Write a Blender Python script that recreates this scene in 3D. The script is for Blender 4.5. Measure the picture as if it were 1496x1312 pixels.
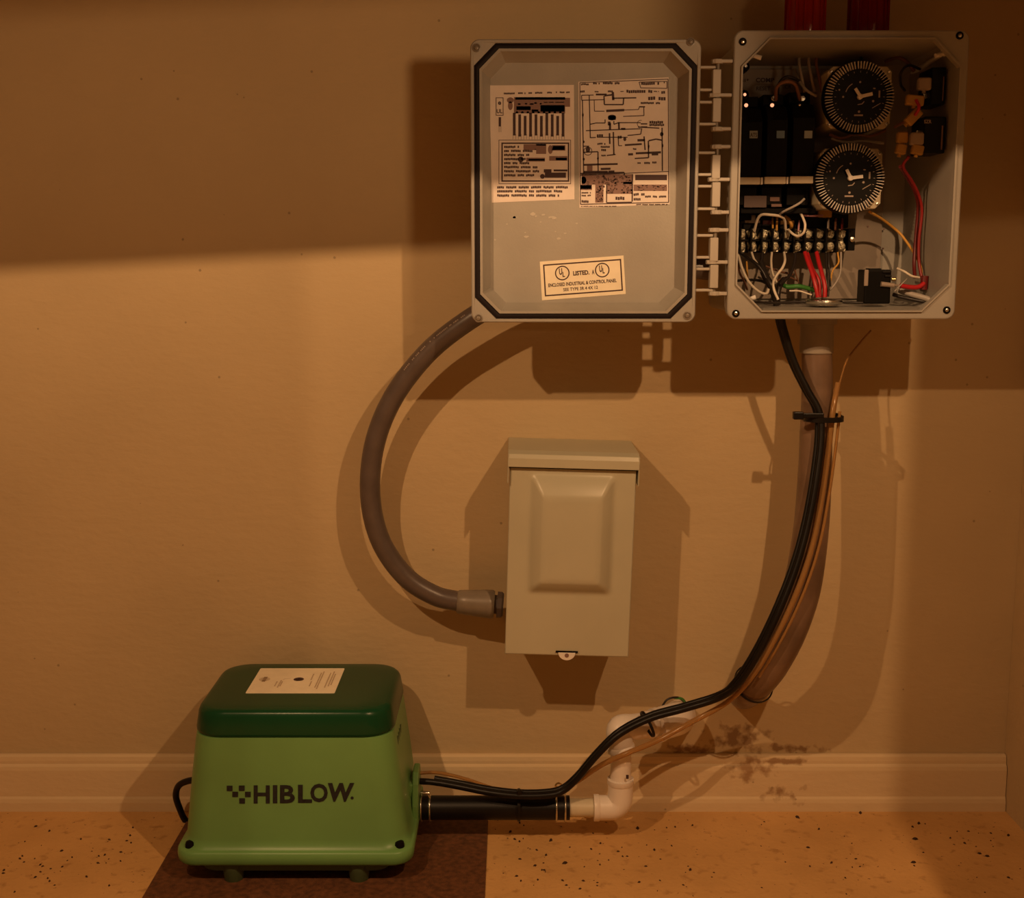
import bpy, bmesh, math, random
from mathutils import Vector, Matrix
random.seed(7)
PI = math.pi
C = bpy.context.scene.collection
for o in list(bpy.data.objects):
    bpy.data.objects.remove(o)

# ---------------------------------------------------------------- camera
F, D, H = 1800.0, 1.56, .724          # focal length in pixels of the 1496 x 1312 frame, distance to the wall, height
PITCH = math.atan(276 / F)
CP, SP = math.cos(PITCH), math.sin(PITCH)
cam = bpy.data.cameras.new('camera'); camo = bpy.data.objects.new('camera', cam); C.objects.link(camo)
camo.location = (0, -D, H); camo.rotation_euler = (PI / 2 - PITCH, 0, 0)
cam.sensor_width = 36; cam.sensor_fit = 'HORIZONTAL'; cam.lens = 36 * F / 1496
cam.clip_start = .01
bpy.context.scene.camera = camo

# ---------------------------------------------------------------- world, exposure, lights
w = bpy.data.worlds.new('world'); bpy.context.scene.world = w; w.use_nodes = True
w.node_tree.nodes['Background'].inputs[0].default_value = (1, .40, .13, 1)
w.node_tree.nodes['Background'].inputs[1].default_value = .13
vs = bpy.context.scene.view_settings
vs.view_transform = 'Standard'; vs.look = 'None'; vs.gamma = 1; vs.use_curve_mapping = False; vs.exposure = 0
LAMP = (1, .575, .275)
def lamp(name, typ, loc, power, **k):
    l = bpy.data.lights.new(name, typ); l.energy = power; l.color = k.pop('color', LAMP)
    for a, b in k.items(): setattr(l, a, b)
    o = bpy.data.objects.new(name, l); C.objects.link(o); o.location = loc
    return o
LZ = 1.22
lamp('bulb_light', 'POINT', (-.50, -1.1, LZ - .025), 24, shadow_soft_size=.009)
lamp('bulb_light', 'POINT', (.464, -1.1, LZ + .0235), 24, shadow_soft_size=.009)
side = lamp('side_lamp_light', 'POINT', (1.32, -3.0, .86), 98, shadow_soft_size=.13, color=(1, .605, .305))

# ---------------------------------------------------------------- helpers
def R(px, py):
    v = (656 - py) / F
    return Vector(((px - 748) / F, CP + v * SP, -SP + v * CP))
def P(px, py, Y):                      # the point of the plane Y = const that stands at a pixel
    d = R(px, py); t = (Y + D) / d.y
    return Vector((d.x * t, Y, H + d.z * t))
def RP(px, py, p0, n):                 # the point of any plane
    d = R(px, py); o = Vector((0, -D, H)); t = (Vector(p0) - o).dot(n) / d.dot(n)
    return o + d * t

def mat(name, col, rough=.6, metal=0., var=0., vs_=30., bump=0., bs=200., spec=.5, coat=0., trans=0., alpha=1., emit=None, es=0., ior=1.45, var2=None):
    m = bpy.data.materials.new(name); m.use_nodes = True; nt = m.node_tree; b = nt.nodes['Principled BSDF']
    b.inputs['Base Color'].default_value = (*col, 1); b.inputs['Roughness'].default_value = rough
    b.inputs['Metallic'].default_value = metal; b.inputs['Specular IOR Level'].default_value = spec
    b.inputs['Coat Weight'].default_value = coat; b.inputs['Transmission Weight'].default_value = trans
    b.inputs['Alpha'].default_value = alpha; b.inputs['IOR'].default_value = ior
    if emit:
        b.inputs['Emission Color'].default_value = (*emit, 1); b.inputs['Emission Strength'].default_value = es
    tc = nt.nodes.new('ShaderNodeTexCoord')
    if var:
        n = nt.nodes.new('ShaderNodeTexNoise'); n.inputs['Scale'].default_value = vs_; n.inputs['Detail'].default_value = 5
        nt.links.new(tc.outputs['Object'], n.inputs['Vector'])
        r = nt.nodes.new('ShaderNodeMapRange'); r.inputs[1].default_value = .3; r.inputs[2].default_value = .7
        r.inputs[3].default_value = 0; r.inputs[4].default_value = 1
        nt.links.new(n.outputs['Fac'], r.inputs[0])
        mx = nt.nodes.new('ShaderNodeMix'); mx.data_type = 'RGBA'
        a = var2 or tuple(c * (1 - var) for c in col)
        mx.inputs[6].default_value = (*a, 1); mx.inputs[7].default_value = (*[min(1, c * (1 + var * .5)) for c in col], 1)
        nt.links.new(r.outputs[0], mx.inputs[0]); nt.links.new(mx.outputs[2], b.inputs['Base Color'])
    if bump:
        n = nt.nodes.new('ShaderNodeTexNoise'); n.inputs['Scale'].default_value = bs; n.inputs['Detail'].default_value = 3
        nt.links.new(tc.outputs['Object'], n.inputs['Vector'])
        bp = nt.nodes.new('ShaderNodeBump'); bp.inputs['Strength'].default_value = bump; bp.inputs['Distance'].default_value = .001
        nt.links.new(n.outputs['Fac'], bp.inputs['Height']); nt.links.new(bp.outputs[0], b.inputs['Normal'])
    return m

M = dict(
    grey=mat('enclosure_grey', (.355, .335, .295), .42, var=.10, vs_=18, bump=.15, bs=400),
    greyrim=mat('enclosure_rim', (.42, .385, .33), .4, var=.06, vs_=30),
    plate=mat('mounting_plate', (.30, .245, .195), .4, var=.12, vs_=25),
    gasket=mat('gasket_rubber', (.009, .005, .006), .6, spec=.25),
    black=mat('black_plastic', (.0065, .0055, .005), .5, var=.2, vs_=60, spec=.09),
    blackr=mat('black_rubber', (.006, .005, .0045), .40, var=.3, vs_=80, bump=.1, spec=.35),
    blackg=mat('black_glossy', (.005, .0045, .004), .38, spec=.16),
    paper=mat('label_paper', (.74, .66, .60), .5, var=.06, vs_=60),
    paper2=mat('certification_paper', (.88, .80, .62), .5, var=.06, vs_=60),
    ink=mat('ink', (.05, .022, .022), .6), inkb=mat('grey_ink', (.22, .13, .11), .6),
    cream=mat('cream_plastic', (.62, .55, .40), .4, var=.1, vs_=50),
    white=mat('white_plastic', (.78, .74, .68), .35, var=.05),
    steel=mat('zinc_steel', (.70, .68, .62), .25, 1., bump=.2, bs=900),
    brass=mat('brass', (.75, .58, .28), .28, 1.),
    disc=mat('painted_box_steel', (.46, .44, .325), .33, var=.07, vs_=9, bump=.06, bs=150),
    green=mat('light_green_enamel', (.155, .335, .105), .36, var=.14, vs_=7, bump=.06, bs=120),
    dgreen=mat('dark_green_enamel', (.0065, .058, .021), .27, var=.12, vs_=9, spec=.30),
    feet=mat('green_rubber', (.085, .125, .055), .6),
    conduit=mat('grey_conduit', (.105, .080, .070), .34, var=.15, vs_=60, bump=.1),
    fitting=mat('grey_fitting', (.20, .165, .125), .35, var=.1, vs_=60),
    gpvc=mat('grey_pvc', (.33, .29, .24), .4, var=.08, vs_=60),
    hose=mat('smoky_hose', (.20, .125, .08), .30, var=.35, vs_=22, bump=.1),
    tube=mat('clear_amber_tube', (.50, .28, .10), .15, trans=.5, ior=1.3),
    pvc=mat('white_pvc', (.80, .73, .66), .35, var=.06, vs_=30),
    copper=mat('copper_strands', (.6, .28, .12), .35, 1.),
    wwhite=mat('white_wire', (.76, .68, .56), .4), wblack=mat('black_wire', (.02, .015, .013), .38),
    wred=mat('red_wire', (.46, .016, .02), .35), wdred=mat('dark_red_wire', (.12, .008, .008), .4), wmar=mat('maroon_wire', (.24, .010, .010), .4), nickel=mat('nickel_screw', (.46, .43, .32), .22, .6, bump=.3, bs=1500),
    wyel=mat('yellow_wire', (.62, .33, .06), .4), wgreen=mat('green_wire', (.05, .20, .035), .4),
    wgrey=mat('grey_wire', (.40, .36, .32), .4), wpink=mat('pink_wire', (.45, .22, .25), .4),
    wbrown=mat('brown_wire', (.20, .09, .05), .4),
    conn=mat('yellow_connector', (.42, .235, .035), .35), conng=mat('grey_connector', (.34, .27, .22), .4),
    redglass=mat('red_lens', (.32, .012, .006), .12, trans=.35),
    redorange=mat('red_orange_lens', (.50, .03, .008), .12, trans=.35),
    blue=mat('blue_window', (.12, .20, .30), .25), bluew=mat('pale_window', (.28, .32, .30), .25),
    led=mat('neon_indicator', (.9, .55, .4), .3, emit=(1, .42, .22), es=1.2),
    smoked=mat('dimmer_pane', (.10, .07, .05), .2, alpha=.15), dimmer2=mat('dimmer_side_pane', (.10, .07, .05), .2, alpha=.62),  # only for the unseen panes added to dim the lamps
    wood=mat('board_wood', (.16, .09, .045), .6, var=.3, vs_=6),
    dirt=mat('debris', (.05, .02, .008), .8, var=.4, vs_=200),
)

_w = {}
def wloc(o):
    l = Vector(o.location)
    while o.parent: o = o.parent; l += Vector(o.location)
    return l
class B:
    """collects shapes in world coordinates; link() makes them ONE mesh object"""
    def __init__(s): s.bm = bmesh.new(); s.mi = 0
    def f(s, vs):
        try:
            x = s.bm.faces.new(vs); x.material_index = s.mi; return x
        except ValueError: return None
    def box(s, x0, x1, y0, y1, z0, z1, m=None):
        vs = [Vector((x, y, z)) for x in (x0, x1) for y in (y0, y1) for z in (z0, z1)]
        if m: vs = [m @ v for v in vs]
        v = [s.bm.verts.new(p) for p in vs]
        for q in ((0, 1, 3, 2), (4, 6, 7, 5), (0, 4, 5, 1), (2, 3, 7, 6), (0, 2, 6, 4), (1, 5, 7, 3)):
            s.f([v[i] for i in q])
        return s
    def pbox(s, px0, py0, px1, py1, yf, yb):      # a box whose front face (plane Y = yf) spans those pixels
        a = P(px0, py1, yf); b = P(px1, py0, yf)
        return s.box(min(a.x, b.x), max(a.x, b.x), yf, yb, min(a.z, b.z), max(a.z, b.z))
    def loft(s, loops, cap0=True, cap1=True, close=True, ring=False):
        L = [[s.bm.verts.new(p) for p in l] for l in loops]
        n = len(L[0]); K = len(L)
        for k in range(K if ring else K - 1):
            a, b = L[k], L[(k + 1) % K]
            for i in range(n if close else n - 1):
                s.f([a[i], a[(i + 1) % n], b[(i + 1) % n], b[i]])
        if not ring:
            if cap0: s.f(L[0][::-1])
            if cap1: s.f(L[-1])
        return s
    def cyl(s, p0, p1, r0, r1=None, n=16, caps=True):
        p0, p1 = Vector(p0), Vector(p1); r1 = r0 if r1 is None else r1
        d = (p1 - p0).normalized(); u = d.orthogonal().normalized(); v = d.cross(u)
        ls = [[p + (u * math.cos(2 * PI * i / n) + v * math.sin(2 * PI * i / n)) * r for i in range(n)] for p, r in ((p0, r0), (p1, r1))]
        return s.loft(ls, caps, caps)
    def lathe(s, p0, axis, prof, n=20):            # prof: (distance along the axis, radius)
        p0 = Vector(p0); d = Vector(axis).normalized(); u = d.orthogonal().normalized(); v = d.cross(u)
        return s.loft([[p0 + d * a + (u * math.cos(2 * PI * i / n) + v * math.sin(2 * PI * i / n)) * r for i in range(n)] for a, r in prof])
    def tube(s, pts, r, n=10, sub=6, flat=None):
        pts = [Vector(p) for p in pts]
        rs = r if isinstance(r, (list, tuple)) else [r] * len(pts)
        q, rr_ = [], []
        for i in range(len(pts) - 1):
            a = pts[i - 1] if i else pts[0] * 2 - pts[1]; b, c = pts[i], pts[i + 1]
            d = pts[i + 2] if i + 2 < len(pts) else c * 2 - b
            for k in range(sub):
                t = k / sub
                q.append(.5 * ((2 * b) + (c - a) * t + (2 * a - 5 * b + 4 * c - d) * t * t + (3 * b - a - 3 * c + d) * t ** 3))
                rr_.append(rs[i] * (1 - t) + rs[i + 1] * t)
        q.append(pts[-1]); rr_.append(rs[-1])
        u = None; loops = []
        for i, p in enumerate(q):
            t = (q[min(i + 1, len(q) - 1)] - q[max(i - 1, 0)]).normalized()
            u = (t.orthogonal() if u is None else u - t * u.dot(t)).normalized(); v = t.cross(u)
            loops.append([p + (u * math.cos(2 * PI * k / n) + v * math.sin(2 * PI * k / n)) * rr_[i] for k in range(n)])
        s.path = q
        return s.loft(loops)
    def torus(s, c, axis, R_, r, n=32, m=8, sx=1., sy=1.):
        c = Vector(c); d = Vector(axis).normalized(); u = d.orthogonal().normalized(); v = d.cross(u)
        ls = []
        for i in range(n):
            a = 2 * PI * i / n; e = u * math.cos(a) + v * math.sin(a)
            ls.append([c + e * (R_ + r * sx * math.cos(2 * PI * k / m)) + d * r * sy * math.sin(2 * PI * k / m) for k in range(m)])
        return s.loft(ls, ring=True)
    def poly(s, pts, th=None):                     # flat polygon, or a prism when th (a vector) is given
        if th is None: s.f([s.bm.verts.new(p) for p in pts]); return s
        th = Vector(th); return s.loft([[Vector(p) for p in pts], [Vector(p) + th for p in pts]])
    def link(s, name, mats, parent=None, smooth=None, bevel=None, label=None, cat=None, group=None, kind=None, base=False):
        bm = s.bm; bmesh.ops.recalc_face_normals(bm, faces=bm.faces)
        xs = [v.co for v in bm.verts]
        lo = Vector([min(v[i] for v in xs) for i in range(3)]); hi = Vector([max(v[i] for v in xs) for i in range(3)])
        piv = (lo + hi) / 2
        if parent is None: piv.z = lo.z
        for v in bm.verts: v.co -= piv
        me = bpy.data.meshes.new(name); bm.to_mesh(me); bm.free()
        for m in (mats if isinstance(mats, (list, tuple)) else [mats]): me.materials.append(M[m] if isinstance(m, str) else m)
        if smooth is not None:
            for p in me.polygons: p.use_smooth = True
            me.set_sharp_from_angle(angle=math.radians(smooth))
        o = bpy.data.objects.new(name, me); C.objects.link(o)
        if parent: o.parent = parent; o.location = piv - wloc(parent)
        else: o.location = piv
        if bevel:
            b = o.modifiers.new('bevel', 'BEVEL'); b.width = bevel; b.segments = 2; b.limit_method = 'ANGLE'; b.angle_limit = .7
        tag(o, label, cat, group, kind)
        return o
def tag(o, label=None, cat=None, group=None, kind=None):
    if label: o['label'] = label
    if cat: o['category'] = cat
    if group: o['group'] = group
    if kind: o['kind'] = kind
    return o
def thing(name, label, cat, loc, group=None):
    o = bpy.data.objects.new(name, None); C.objects.link(o); o.location = loc; o.empty_display_size = .02
    return tag(o, label, cat, group)

def rr(x0, x1, z0, z1, r, n=6, chamfer=False):     # rounded (or chamfered) rectangle, 4(n+1) points
    out = []
    for cx, cz, a0 in ((x1 - r, z1 - r, 0), (x0 + r, z1 - r, PI / 2), (x0 + r, z0 + r, PI), (x1 - r, z0 + r, 3 * PI / 2)):
        for k in range(n + 1):
            if chamfer:
                pa = (cx + r * math.cos(a0), cz + r * math.sin(a0)); pb = (cx + r * math.cos(a0 + PI / 2), cz + r * math.sin(a0 + PI / 2))
                t = k / n; out.append((pa[0] + (pb[0] - pa[0]) * t, pa[1] + (pb[1] - pa[1]) * t))
            else:
                a = a0 + PI / 2 * k / n; out.append((cx + r * math.cos(a), cz + r * math.sin(a)))
    return out
def xz(l, y): return [Vector((a, y, b)) for a, b in l]
def xy(l, z): return [Vector((a, b, z)) for a, b in l]

_glyph = {}
def glyph(txt, bold=0.):
    k = (txt, bold)
    if k not in _glyph:
        cu = bpy.data.curves.new('t', 'FONT'); cu.body = txt; cu.offset = bold; cu.resolution_u = 3
        ob = bpy.data.objects.new('t', cu); C.objects.link(ob)
        bpy.context.view_layer.update()
        me = bpy.data.meshes.new_from_object(ob.evaluated_get(bpy.context.evaluated_depsgraph_get()))
        _glyph[k] = ([(v.co.x, v.co.y) for v in me.vertices], [list(p.vertices) for p in me.polygons])
        bpy.data.objects.remove(ob); bpy.data.curves.remove(cu); bpy.data.meshes.remove(me)
    return _glyph[k]
class Ink:
    """flat print on a surface; fn maps a 2-D point of the sheet to the world"""
    def __init__(s, b, fn, tr=lambda x, y: (x, y)): s.b = b; s.fn = fn; s.tr = tr
    def w(s, x, y): return s.fn(*s.tr(x, y))
    def poly(s, pts): s.b.f([s.b.bm.verts.new(s.w(*p)) for p in pts]); return s
    def rect(s, x0, y0, x1, y1): return s.poly([(x0, y0), (x1, y0), (x1, y1), (x0, y1)])
    def line(s, x0, y0, x1, y1, t):
        d = math.hypot(x1 - x0, y1 - y0) or 1; nx, ny = -(y1 - y0) / d * t / 2, (x1 - x0) / d * t / 2
        return s.poly([(x0 + nx, y0 + ny), (x1 + nx, y1 + ny), (x1 - nx, y1 - ny), (x0 - nx, y0 - ny)])
    def path(s, pts, t):
        for a, b in zip(pts, pts[1:]): s.line(*a, *b, t * 1.25 + 2)
        return s
    def frame(s, x0, y0, x1, y1, t):
        s.rect(x0, y0, x1, y0 + t); s.rect(x0, y1 - t, x1, y1); s.rect(x0, y0 + t, x0 + t, y1 - t); s.rect(x1 - t, y0 + t, x1, y1 - t); return s
    def disc(s, x, y, r, ry=None, n=24): return s.poly([(x + r * math.cos(2 * PI * i / n), y + (ry or r) * math.sin(2 * PI * i / n)) for i in range(n)])
    def ring(s, x, y, r, t, n=28, a0=0, a1=2 * PI, ky=1.):
        for i in range(n):
            a, b = a0 + (a1 - a0) * i / n, a0 + (a1 - a0) * (i + 1) / n
            s.poly([(x + q * math.cos(c), y + ky * q * math.sin(c)) for q, c in ((r, a), (r, b), (r - t, b), (r - t, a))])
        return s
    def text(s, txt, x, y, h, width=None, ang=0., bold=0., shear=0.):      # (x, y): left end of the base line; y runs down
        vs, fs = glyph(txt, bold); k = h / .70
        mw = max(v[0] for v in vs); mn = min(v[0] for v in vs); kx = width / (mw - mn) if width else k
        ca, sa = math.cos(ang), math.sin(ang)
        V = []
        for a, b in vs:
            u, v = (a - mn) * kx + shear * b * k, -b * k
            V.append(s.b.bm.verts.new(s.w(x + u * ca - v * sa, y + u * sa + v * ca)))
        for q in fs: s.b.f([V[i] for i in q])
        return s
    def dashes(s, x0, x1, y, h, words=None):      # a line of print too small to read: one blot per word, broken into letters
        x = x0
        while x < x1 - 4:
            n = random.choice((3, 4, 6, 7, 9)); 
            for k in range(n):
                lw = h * .75
                if x + lw > x1: break
                dy = random.uniform(-.12, .12) * h
                s.rect(x, y - h / 2 + dy, x + lw * .86, y + h / 2 + dy); x += lw
            x += h * .9
        return s

# ================================================================= the setting
def wall_mat(name, col, stain=None):
    m = mat(name, col, .78, var=.07, vs_=5, bump=0)
    nt = m.node_tree; b = nt.nodes['Principled BSDF']
    tc = nt.nodes.new('ShaderNodeNewGeometry')
    base = b.inputs['Base Color'].links[0].from_socket
    # orange-peel relief with small drips
    mp = nt.nodes.new('ShaderNodeMapping'); mp.inputs['Scale'].default_value = (.7, 1, 1.4)
    nt.links.new(tc.outputs['Position'], mp.inputs[0])
    n1 = nt.nodes.new('ShaderNodeTexNoise'); n1.inputs['Scale'].default_value = 75; n1.inputs['Detail'].default_value = 5; nt.links.new(mp.outputs[0], n1.inputs['Vector'])
    n2 = nt.nodes.new('ShaderNodeTexNoise'); n2.inputs['Scale'].default_value = 18; n2.inputs['Detail'].default_value = 3; nt.links.new(mp.outputs[0], n2.inputs['Vector'])
    ad = nt.nodes.new('ShaderNodeMath'); ad.operation = 'ADD'; nt.links.new(n1.outputs['Fac'], ad.inputs[0]); nt.links.new(n2.outputs['Fac'], ad.inputs[1])
    bp = nt.nodes.new('ShaderNodeBump'); bp.inputs['Strength'].default_value = .55; bp.inputs['Distance'].default_value = .0016
    nt.links.new(ad.outputs[0], bp.inputs['Height']); nt.links.new(bp.outputs[0], b.inputs['Normal'])
    # pits: small dark specks
    v = nt.nodes.new('ShaderNodeTexVoronoi'); v.inputs['Scale'].default_value = 42; nt.links.new(tc.outputs['Position'], v.inputs['Vector'])
    n3 = nt.nodes.new('ShaderNodeTexNoise'); n3.inputs['Scale'].default_value = 9; nt.links.new(tc.outputs['Position'], n3.inputs['Vector'])
    lt = nt.nodes.new('ShaderNodeMath'); lt.operation = 'LESS_THAN'; nt.links.new(v.outputs['Distance'], lt.inputs[0]); lt.inputs[1].default_value = .07
    gt = nt.nodes.new('ShaderNodeMath'); gt.operation = 'GREATER_THAN'; nt.links.new(n3.outputs['Fac'], gt.inputs[0]); gt.inputs[1].default_value = .56
    mu = nt.nodes.new('ShaderNodeMath'); mu.operation = 'MULTIPLY'; nt.links.new(lt.outputs[0], mu.inputs[0]); nt.links.new(gt.outputs[0], mu.inputs[1])
    mx = nt.nodes.new('ShaderNodeMix'); mx.data_type = 'RGBA'; nt.links.new(mu.outputs[0], mx.inputs[0]); nt.links.new(base, mx.inputs[6])
    mx.inputs[7].default_value = (*[c * .62 for c in col], 1); cur = mx.outputs[2]
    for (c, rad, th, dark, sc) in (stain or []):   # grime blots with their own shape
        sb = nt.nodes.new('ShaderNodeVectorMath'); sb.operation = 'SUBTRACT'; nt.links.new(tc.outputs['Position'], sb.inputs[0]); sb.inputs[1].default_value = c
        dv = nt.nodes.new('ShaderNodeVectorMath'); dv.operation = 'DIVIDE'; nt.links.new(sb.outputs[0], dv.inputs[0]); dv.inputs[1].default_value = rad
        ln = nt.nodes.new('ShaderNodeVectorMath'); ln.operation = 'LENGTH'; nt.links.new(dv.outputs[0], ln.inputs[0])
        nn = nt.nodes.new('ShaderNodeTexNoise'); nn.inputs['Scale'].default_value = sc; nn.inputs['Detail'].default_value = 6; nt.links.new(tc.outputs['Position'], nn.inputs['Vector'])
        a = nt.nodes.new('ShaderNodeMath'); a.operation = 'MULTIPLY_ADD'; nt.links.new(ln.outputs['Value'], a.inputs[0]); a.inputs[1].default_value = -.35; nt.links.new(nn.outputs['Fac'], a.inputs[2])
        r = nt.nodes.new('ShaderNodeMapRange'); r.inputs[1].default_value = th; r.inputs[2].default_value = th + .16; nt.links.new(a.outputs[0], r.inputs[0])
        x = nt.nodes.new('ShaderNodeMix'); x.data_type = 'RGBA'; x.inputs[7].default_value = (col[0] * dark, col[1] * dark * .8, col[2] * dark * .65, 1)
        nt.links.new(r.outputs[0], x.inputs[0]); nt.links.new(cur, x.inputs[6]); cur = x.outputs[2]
    nt.links.new(cur, b.inputs['Base Color'])
    return m
XC = .656                                        # the corner with the side wall
WALLC = (.52, .395, .225)
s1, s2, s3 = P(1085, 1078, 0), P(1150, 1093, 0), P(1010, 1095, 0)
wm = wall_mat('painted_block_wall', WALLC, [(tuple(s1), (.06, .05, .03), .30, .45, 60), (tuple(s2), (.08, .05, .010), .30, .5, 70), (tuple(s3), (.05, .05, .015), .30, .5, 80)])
B().box(-1.6, XC + .1, 0, .1, 0, 2.0).link('wall_back', wm, kind='structure')
B().box(XC, XC + .1, -.98, -.0005, 0, 2.0).link('wall_right', wall_mat('painted_side_wall', WALLC), kind='structure')
# unseen boards and tinted panes, added out of view to block and dim lamp light
B().box(XC, XC + .1, -2.2, -.982, 0, .79).link('light_baffle_1', 'wood', kind='structure')  # added low board, unseen, keeps the side lamp off the lower wall
B().box(.478, .628, -.76, -.74, 0, 1.5).link('light_baffle_2', 'dimmer2', kind='structure')  # added unseen pane, dims lamp light towards the right
b = B()                                          # added unseen light cut-off board: its lower edge drops a little to the left
for sx in ((-.75, .74),):
    zl, zr = .9696, 1.045
    b.loft([[Vector((sx[0], y, zl if z else 1.5)) for y, z in ((-.61, 1), (-.59, 1), (-.59, 0), (-.61, 0))],
            [Vector((sx[1], y, zr if z else 1.5)) for y, z in ((-.61, 1), (-.59, 1), (-.59, 0), (-.61, 0))]])
b.link('light_baffle_3', 'wood', kind='structure')
B().box(-.80, -.425, -.76, -.74, .55, 1.5).link('light_baffle_4', 'smoked', kind='structure')  # added unseen pane, dims the left bulb towards the left

def floor_tone():
    m = mat('concrete_floor', (.46, .275, .105), .8); nt = m.node_tree; b = nt.nodes['Principled BSDF']
    g = nt.nodes.new('ShaderNodeNewGeometry')
    def noise(sc, det, th0, th1, a, bcol, prev):
        n = nt.nodes.new('ShaderNodeTexNoise'); n.inputs['Scale'].default_value = sc; n.inputs['Detail'].default_value = det; nt.links.new(g.outputs['Position'], n.inputs['Vector'])
        r = nt.nodes.new('ShaderNodeMapRange'); r.inputs[1].default_value = th0; r.inputs[2].default_value = th1; nt.links.new(n.outputs['Fac'], r.inputs[0])
        x = nt.nodes.new('ShaderNodeMix'); x.data_type = 'RGBA'; nt.links.new(r.outputs[0], x.inputs[0])
        if prev is None: x.inputs[6].default_value = (*a, 1)
        else: nt.links.new(prev, x.inputs[6])
        x.inputs[7].default_value = (*bcol, 1); return x.outputs[2], n
    c, _ = noise(7, 6, .35, .65, (.66, .385, .145), (.55, .315, .112), None)
    c, _ = noise(60, 5, .58, .72, None, (.44, .24, .08), c)
    c, _ = noise(160, 2, .70, .74, None, (.13, .06, .02), c)
    nt.links.new(c, b.inputs['Base Color'])
    n = nt.nodes.new('ShaderNodeTexNoise'); n.inputs['Scale'].default_value = 120; n.inputs['Detail'].default_value = 6; nt.links.new(g.outputs['Position'], n.inputs['Vector'])
    bp = nt.nodes.new('ShaderNodeBump'); bp.inputs['Strength'].default_value = .5; bp.inputs['Distance'].default_value = .002
    nt.links.new(n.outputs['Fac'], bp.inputs['Height']); nt.links.new(bp.outputs[0], b.inputs['Normal'])
    return m
B().box(-2.0, 2.0, -3.4, .1, -.1, 0).link('floor', floor_tone(), kind='structure')

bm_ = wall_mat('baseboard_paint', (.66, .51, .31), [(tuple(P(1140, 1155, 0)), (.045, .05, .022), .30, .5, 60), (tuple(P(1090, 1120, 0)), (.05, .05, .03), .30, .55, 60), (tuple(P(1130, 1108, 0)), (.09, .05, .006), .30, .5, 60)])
prof = [(0, .0755), (-.0045, .0755), (-.0075, .073), (-.0085, .068), (-.0085, .064), (-.0115, .061), (-.0125, .056), (-.0125, .020), (-.0145, .017), (-.0155, .012), (-.0155, 0), (0, 0)]
B().loft([[Vector((x, y - .0005, z)) for y, z in prof] for x in (-1.6, XC - .001)]).link('baseboard_back', bm_, kind='structure')

# thin dark reddish brown patch under the pump
def FL(px, py, z=0):
    d = R(px, py); t = (z - H) / d.z; return Vector((0, -D, H)) + d * t
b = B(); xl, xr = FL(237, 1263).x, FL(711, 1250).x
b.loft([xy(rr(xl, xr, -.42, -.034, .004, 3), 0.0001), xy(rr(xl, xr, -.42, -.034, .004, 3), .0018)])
b.link('floor_tone', mat('patch_brown', (.135, .050, .018), .75, var=.45, vs_=140, bump=.5, bs=500), label='thin dark reddish brown patch on the floor under the green pump', cat='mat')
# grit on the floor
b = B(); n = 0
while n < 170:
    px, py = random.uniform(0, 1496), random.triangular(1184, 1320, 1250)
    if 195 < px < 722: continue
    if px > 1000 and random.random() < .5: continue
    d = R(px, py); t = -H / d.z; p = Vector((0, -D, H)) + d * t
    if p.y > -.02 or p.x > XC - .02: continue
    r = random.uniform(.0006, .0021) * (1.5 if random.random() < .15 else 1); a = random.uniform(0, PI)
    q = [p + Vector((math.cos(a + k * PI / 2) * r * (1.4 if k % 2 else .8), math.sin(a + k * PI / 2) * r * (1.4 if k % 2 else .8), 0)) for k in range(4)]
    b.loft([q, [p + (v - p) * .5 + Vector((0, 0, r * .8)) for v in q]]); n += 1
b.link('floor_grit', 'dirt', label='dark crumbs of grit scattered over the brown concrete floor', cat='grit', kind='stuff')

# ================================================================= control panel enclosure
EX0, EX1, EZ0, EZ1, YF = .2415, .4970, .6585, .9705, -.17
enc = thing('electrical_enclosure', 'open grey plastic control panel enclosure on the wall with its lid swung to the left', 'electrical box', ((EX0 + EX1) / 2, 0, EZ0))
N = 6
def oct_(dx, ch, y): return xz(rr(EX0 + dx, EX1 - dx, EZ0 + dx, EZ1 - dx, ch, N, True), y)
def rnd_(dx, r, y): return xz(rr(EX0 + dx, EX1 - dx, EZ0 + dx, EZ1 - dx, r, N), y)
b = B()
b.loft([rnd_(.006, .008, -.0006), rnd_(.006, .008, YF + .022), rnd_(.004, .009, YF + .020), rnd_(.0005, .010, YF + .018), rnd_(0, .010, YF + .001), rnd_(.0012, .009, YF),
        oct_(.0078, .030, YF), oct_(.0080, .030, YF - .003), oct_(.0098, .029, YF - .003), oct_(.0102, .029, YF + .005), oct_(.0104, .010, YF + .008), oct_(.014, .009, -.014)])
b.link('enclosure_body', 'grey', enc, smooth=35)
b = B()
b.loft([xz(rr(EX0 + .016, .4560, EZ0 + .018, EZ1 - .018, .012, 3), -.0145), xz(rr(EX0 + .016, .4560, EZ0 + .018, EZ1 - .018, .012, 3), -.0185)])
bp_ = b.link('mounting_plate', 'plate', enc, bevel=.0006)
# marks written on the mounting plate
b = B(); ink = Ink(b, lambda x, y: P(x, y, -.0188), lambda x, y: (1070 + x / 10.09, 60 + y / 10.09))
ink.text('B1*', 120, 605, 48, 125, bold=.02); ink.text('COMP', 345, 605, 62, 270, bold=.03); ink.text('RESET', 350, 725, 55, 210, bold=.02); ink.text('1', 125, 700, 45, bold=.02)
ink.text('CR', 770, 700, 50, 100, bold=.02)
b.link('printed_marking', 'ink', bp_)
for x, y in ((1291, 335), (1290, 363), (1268, 331), (1272, 210)):
    p = P(x, y, -.0186); B().cyl(p, p + Vector((0, -.0008, 0)), .0012, n=10).link('rivet', 'inkb', bp_)
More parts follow.
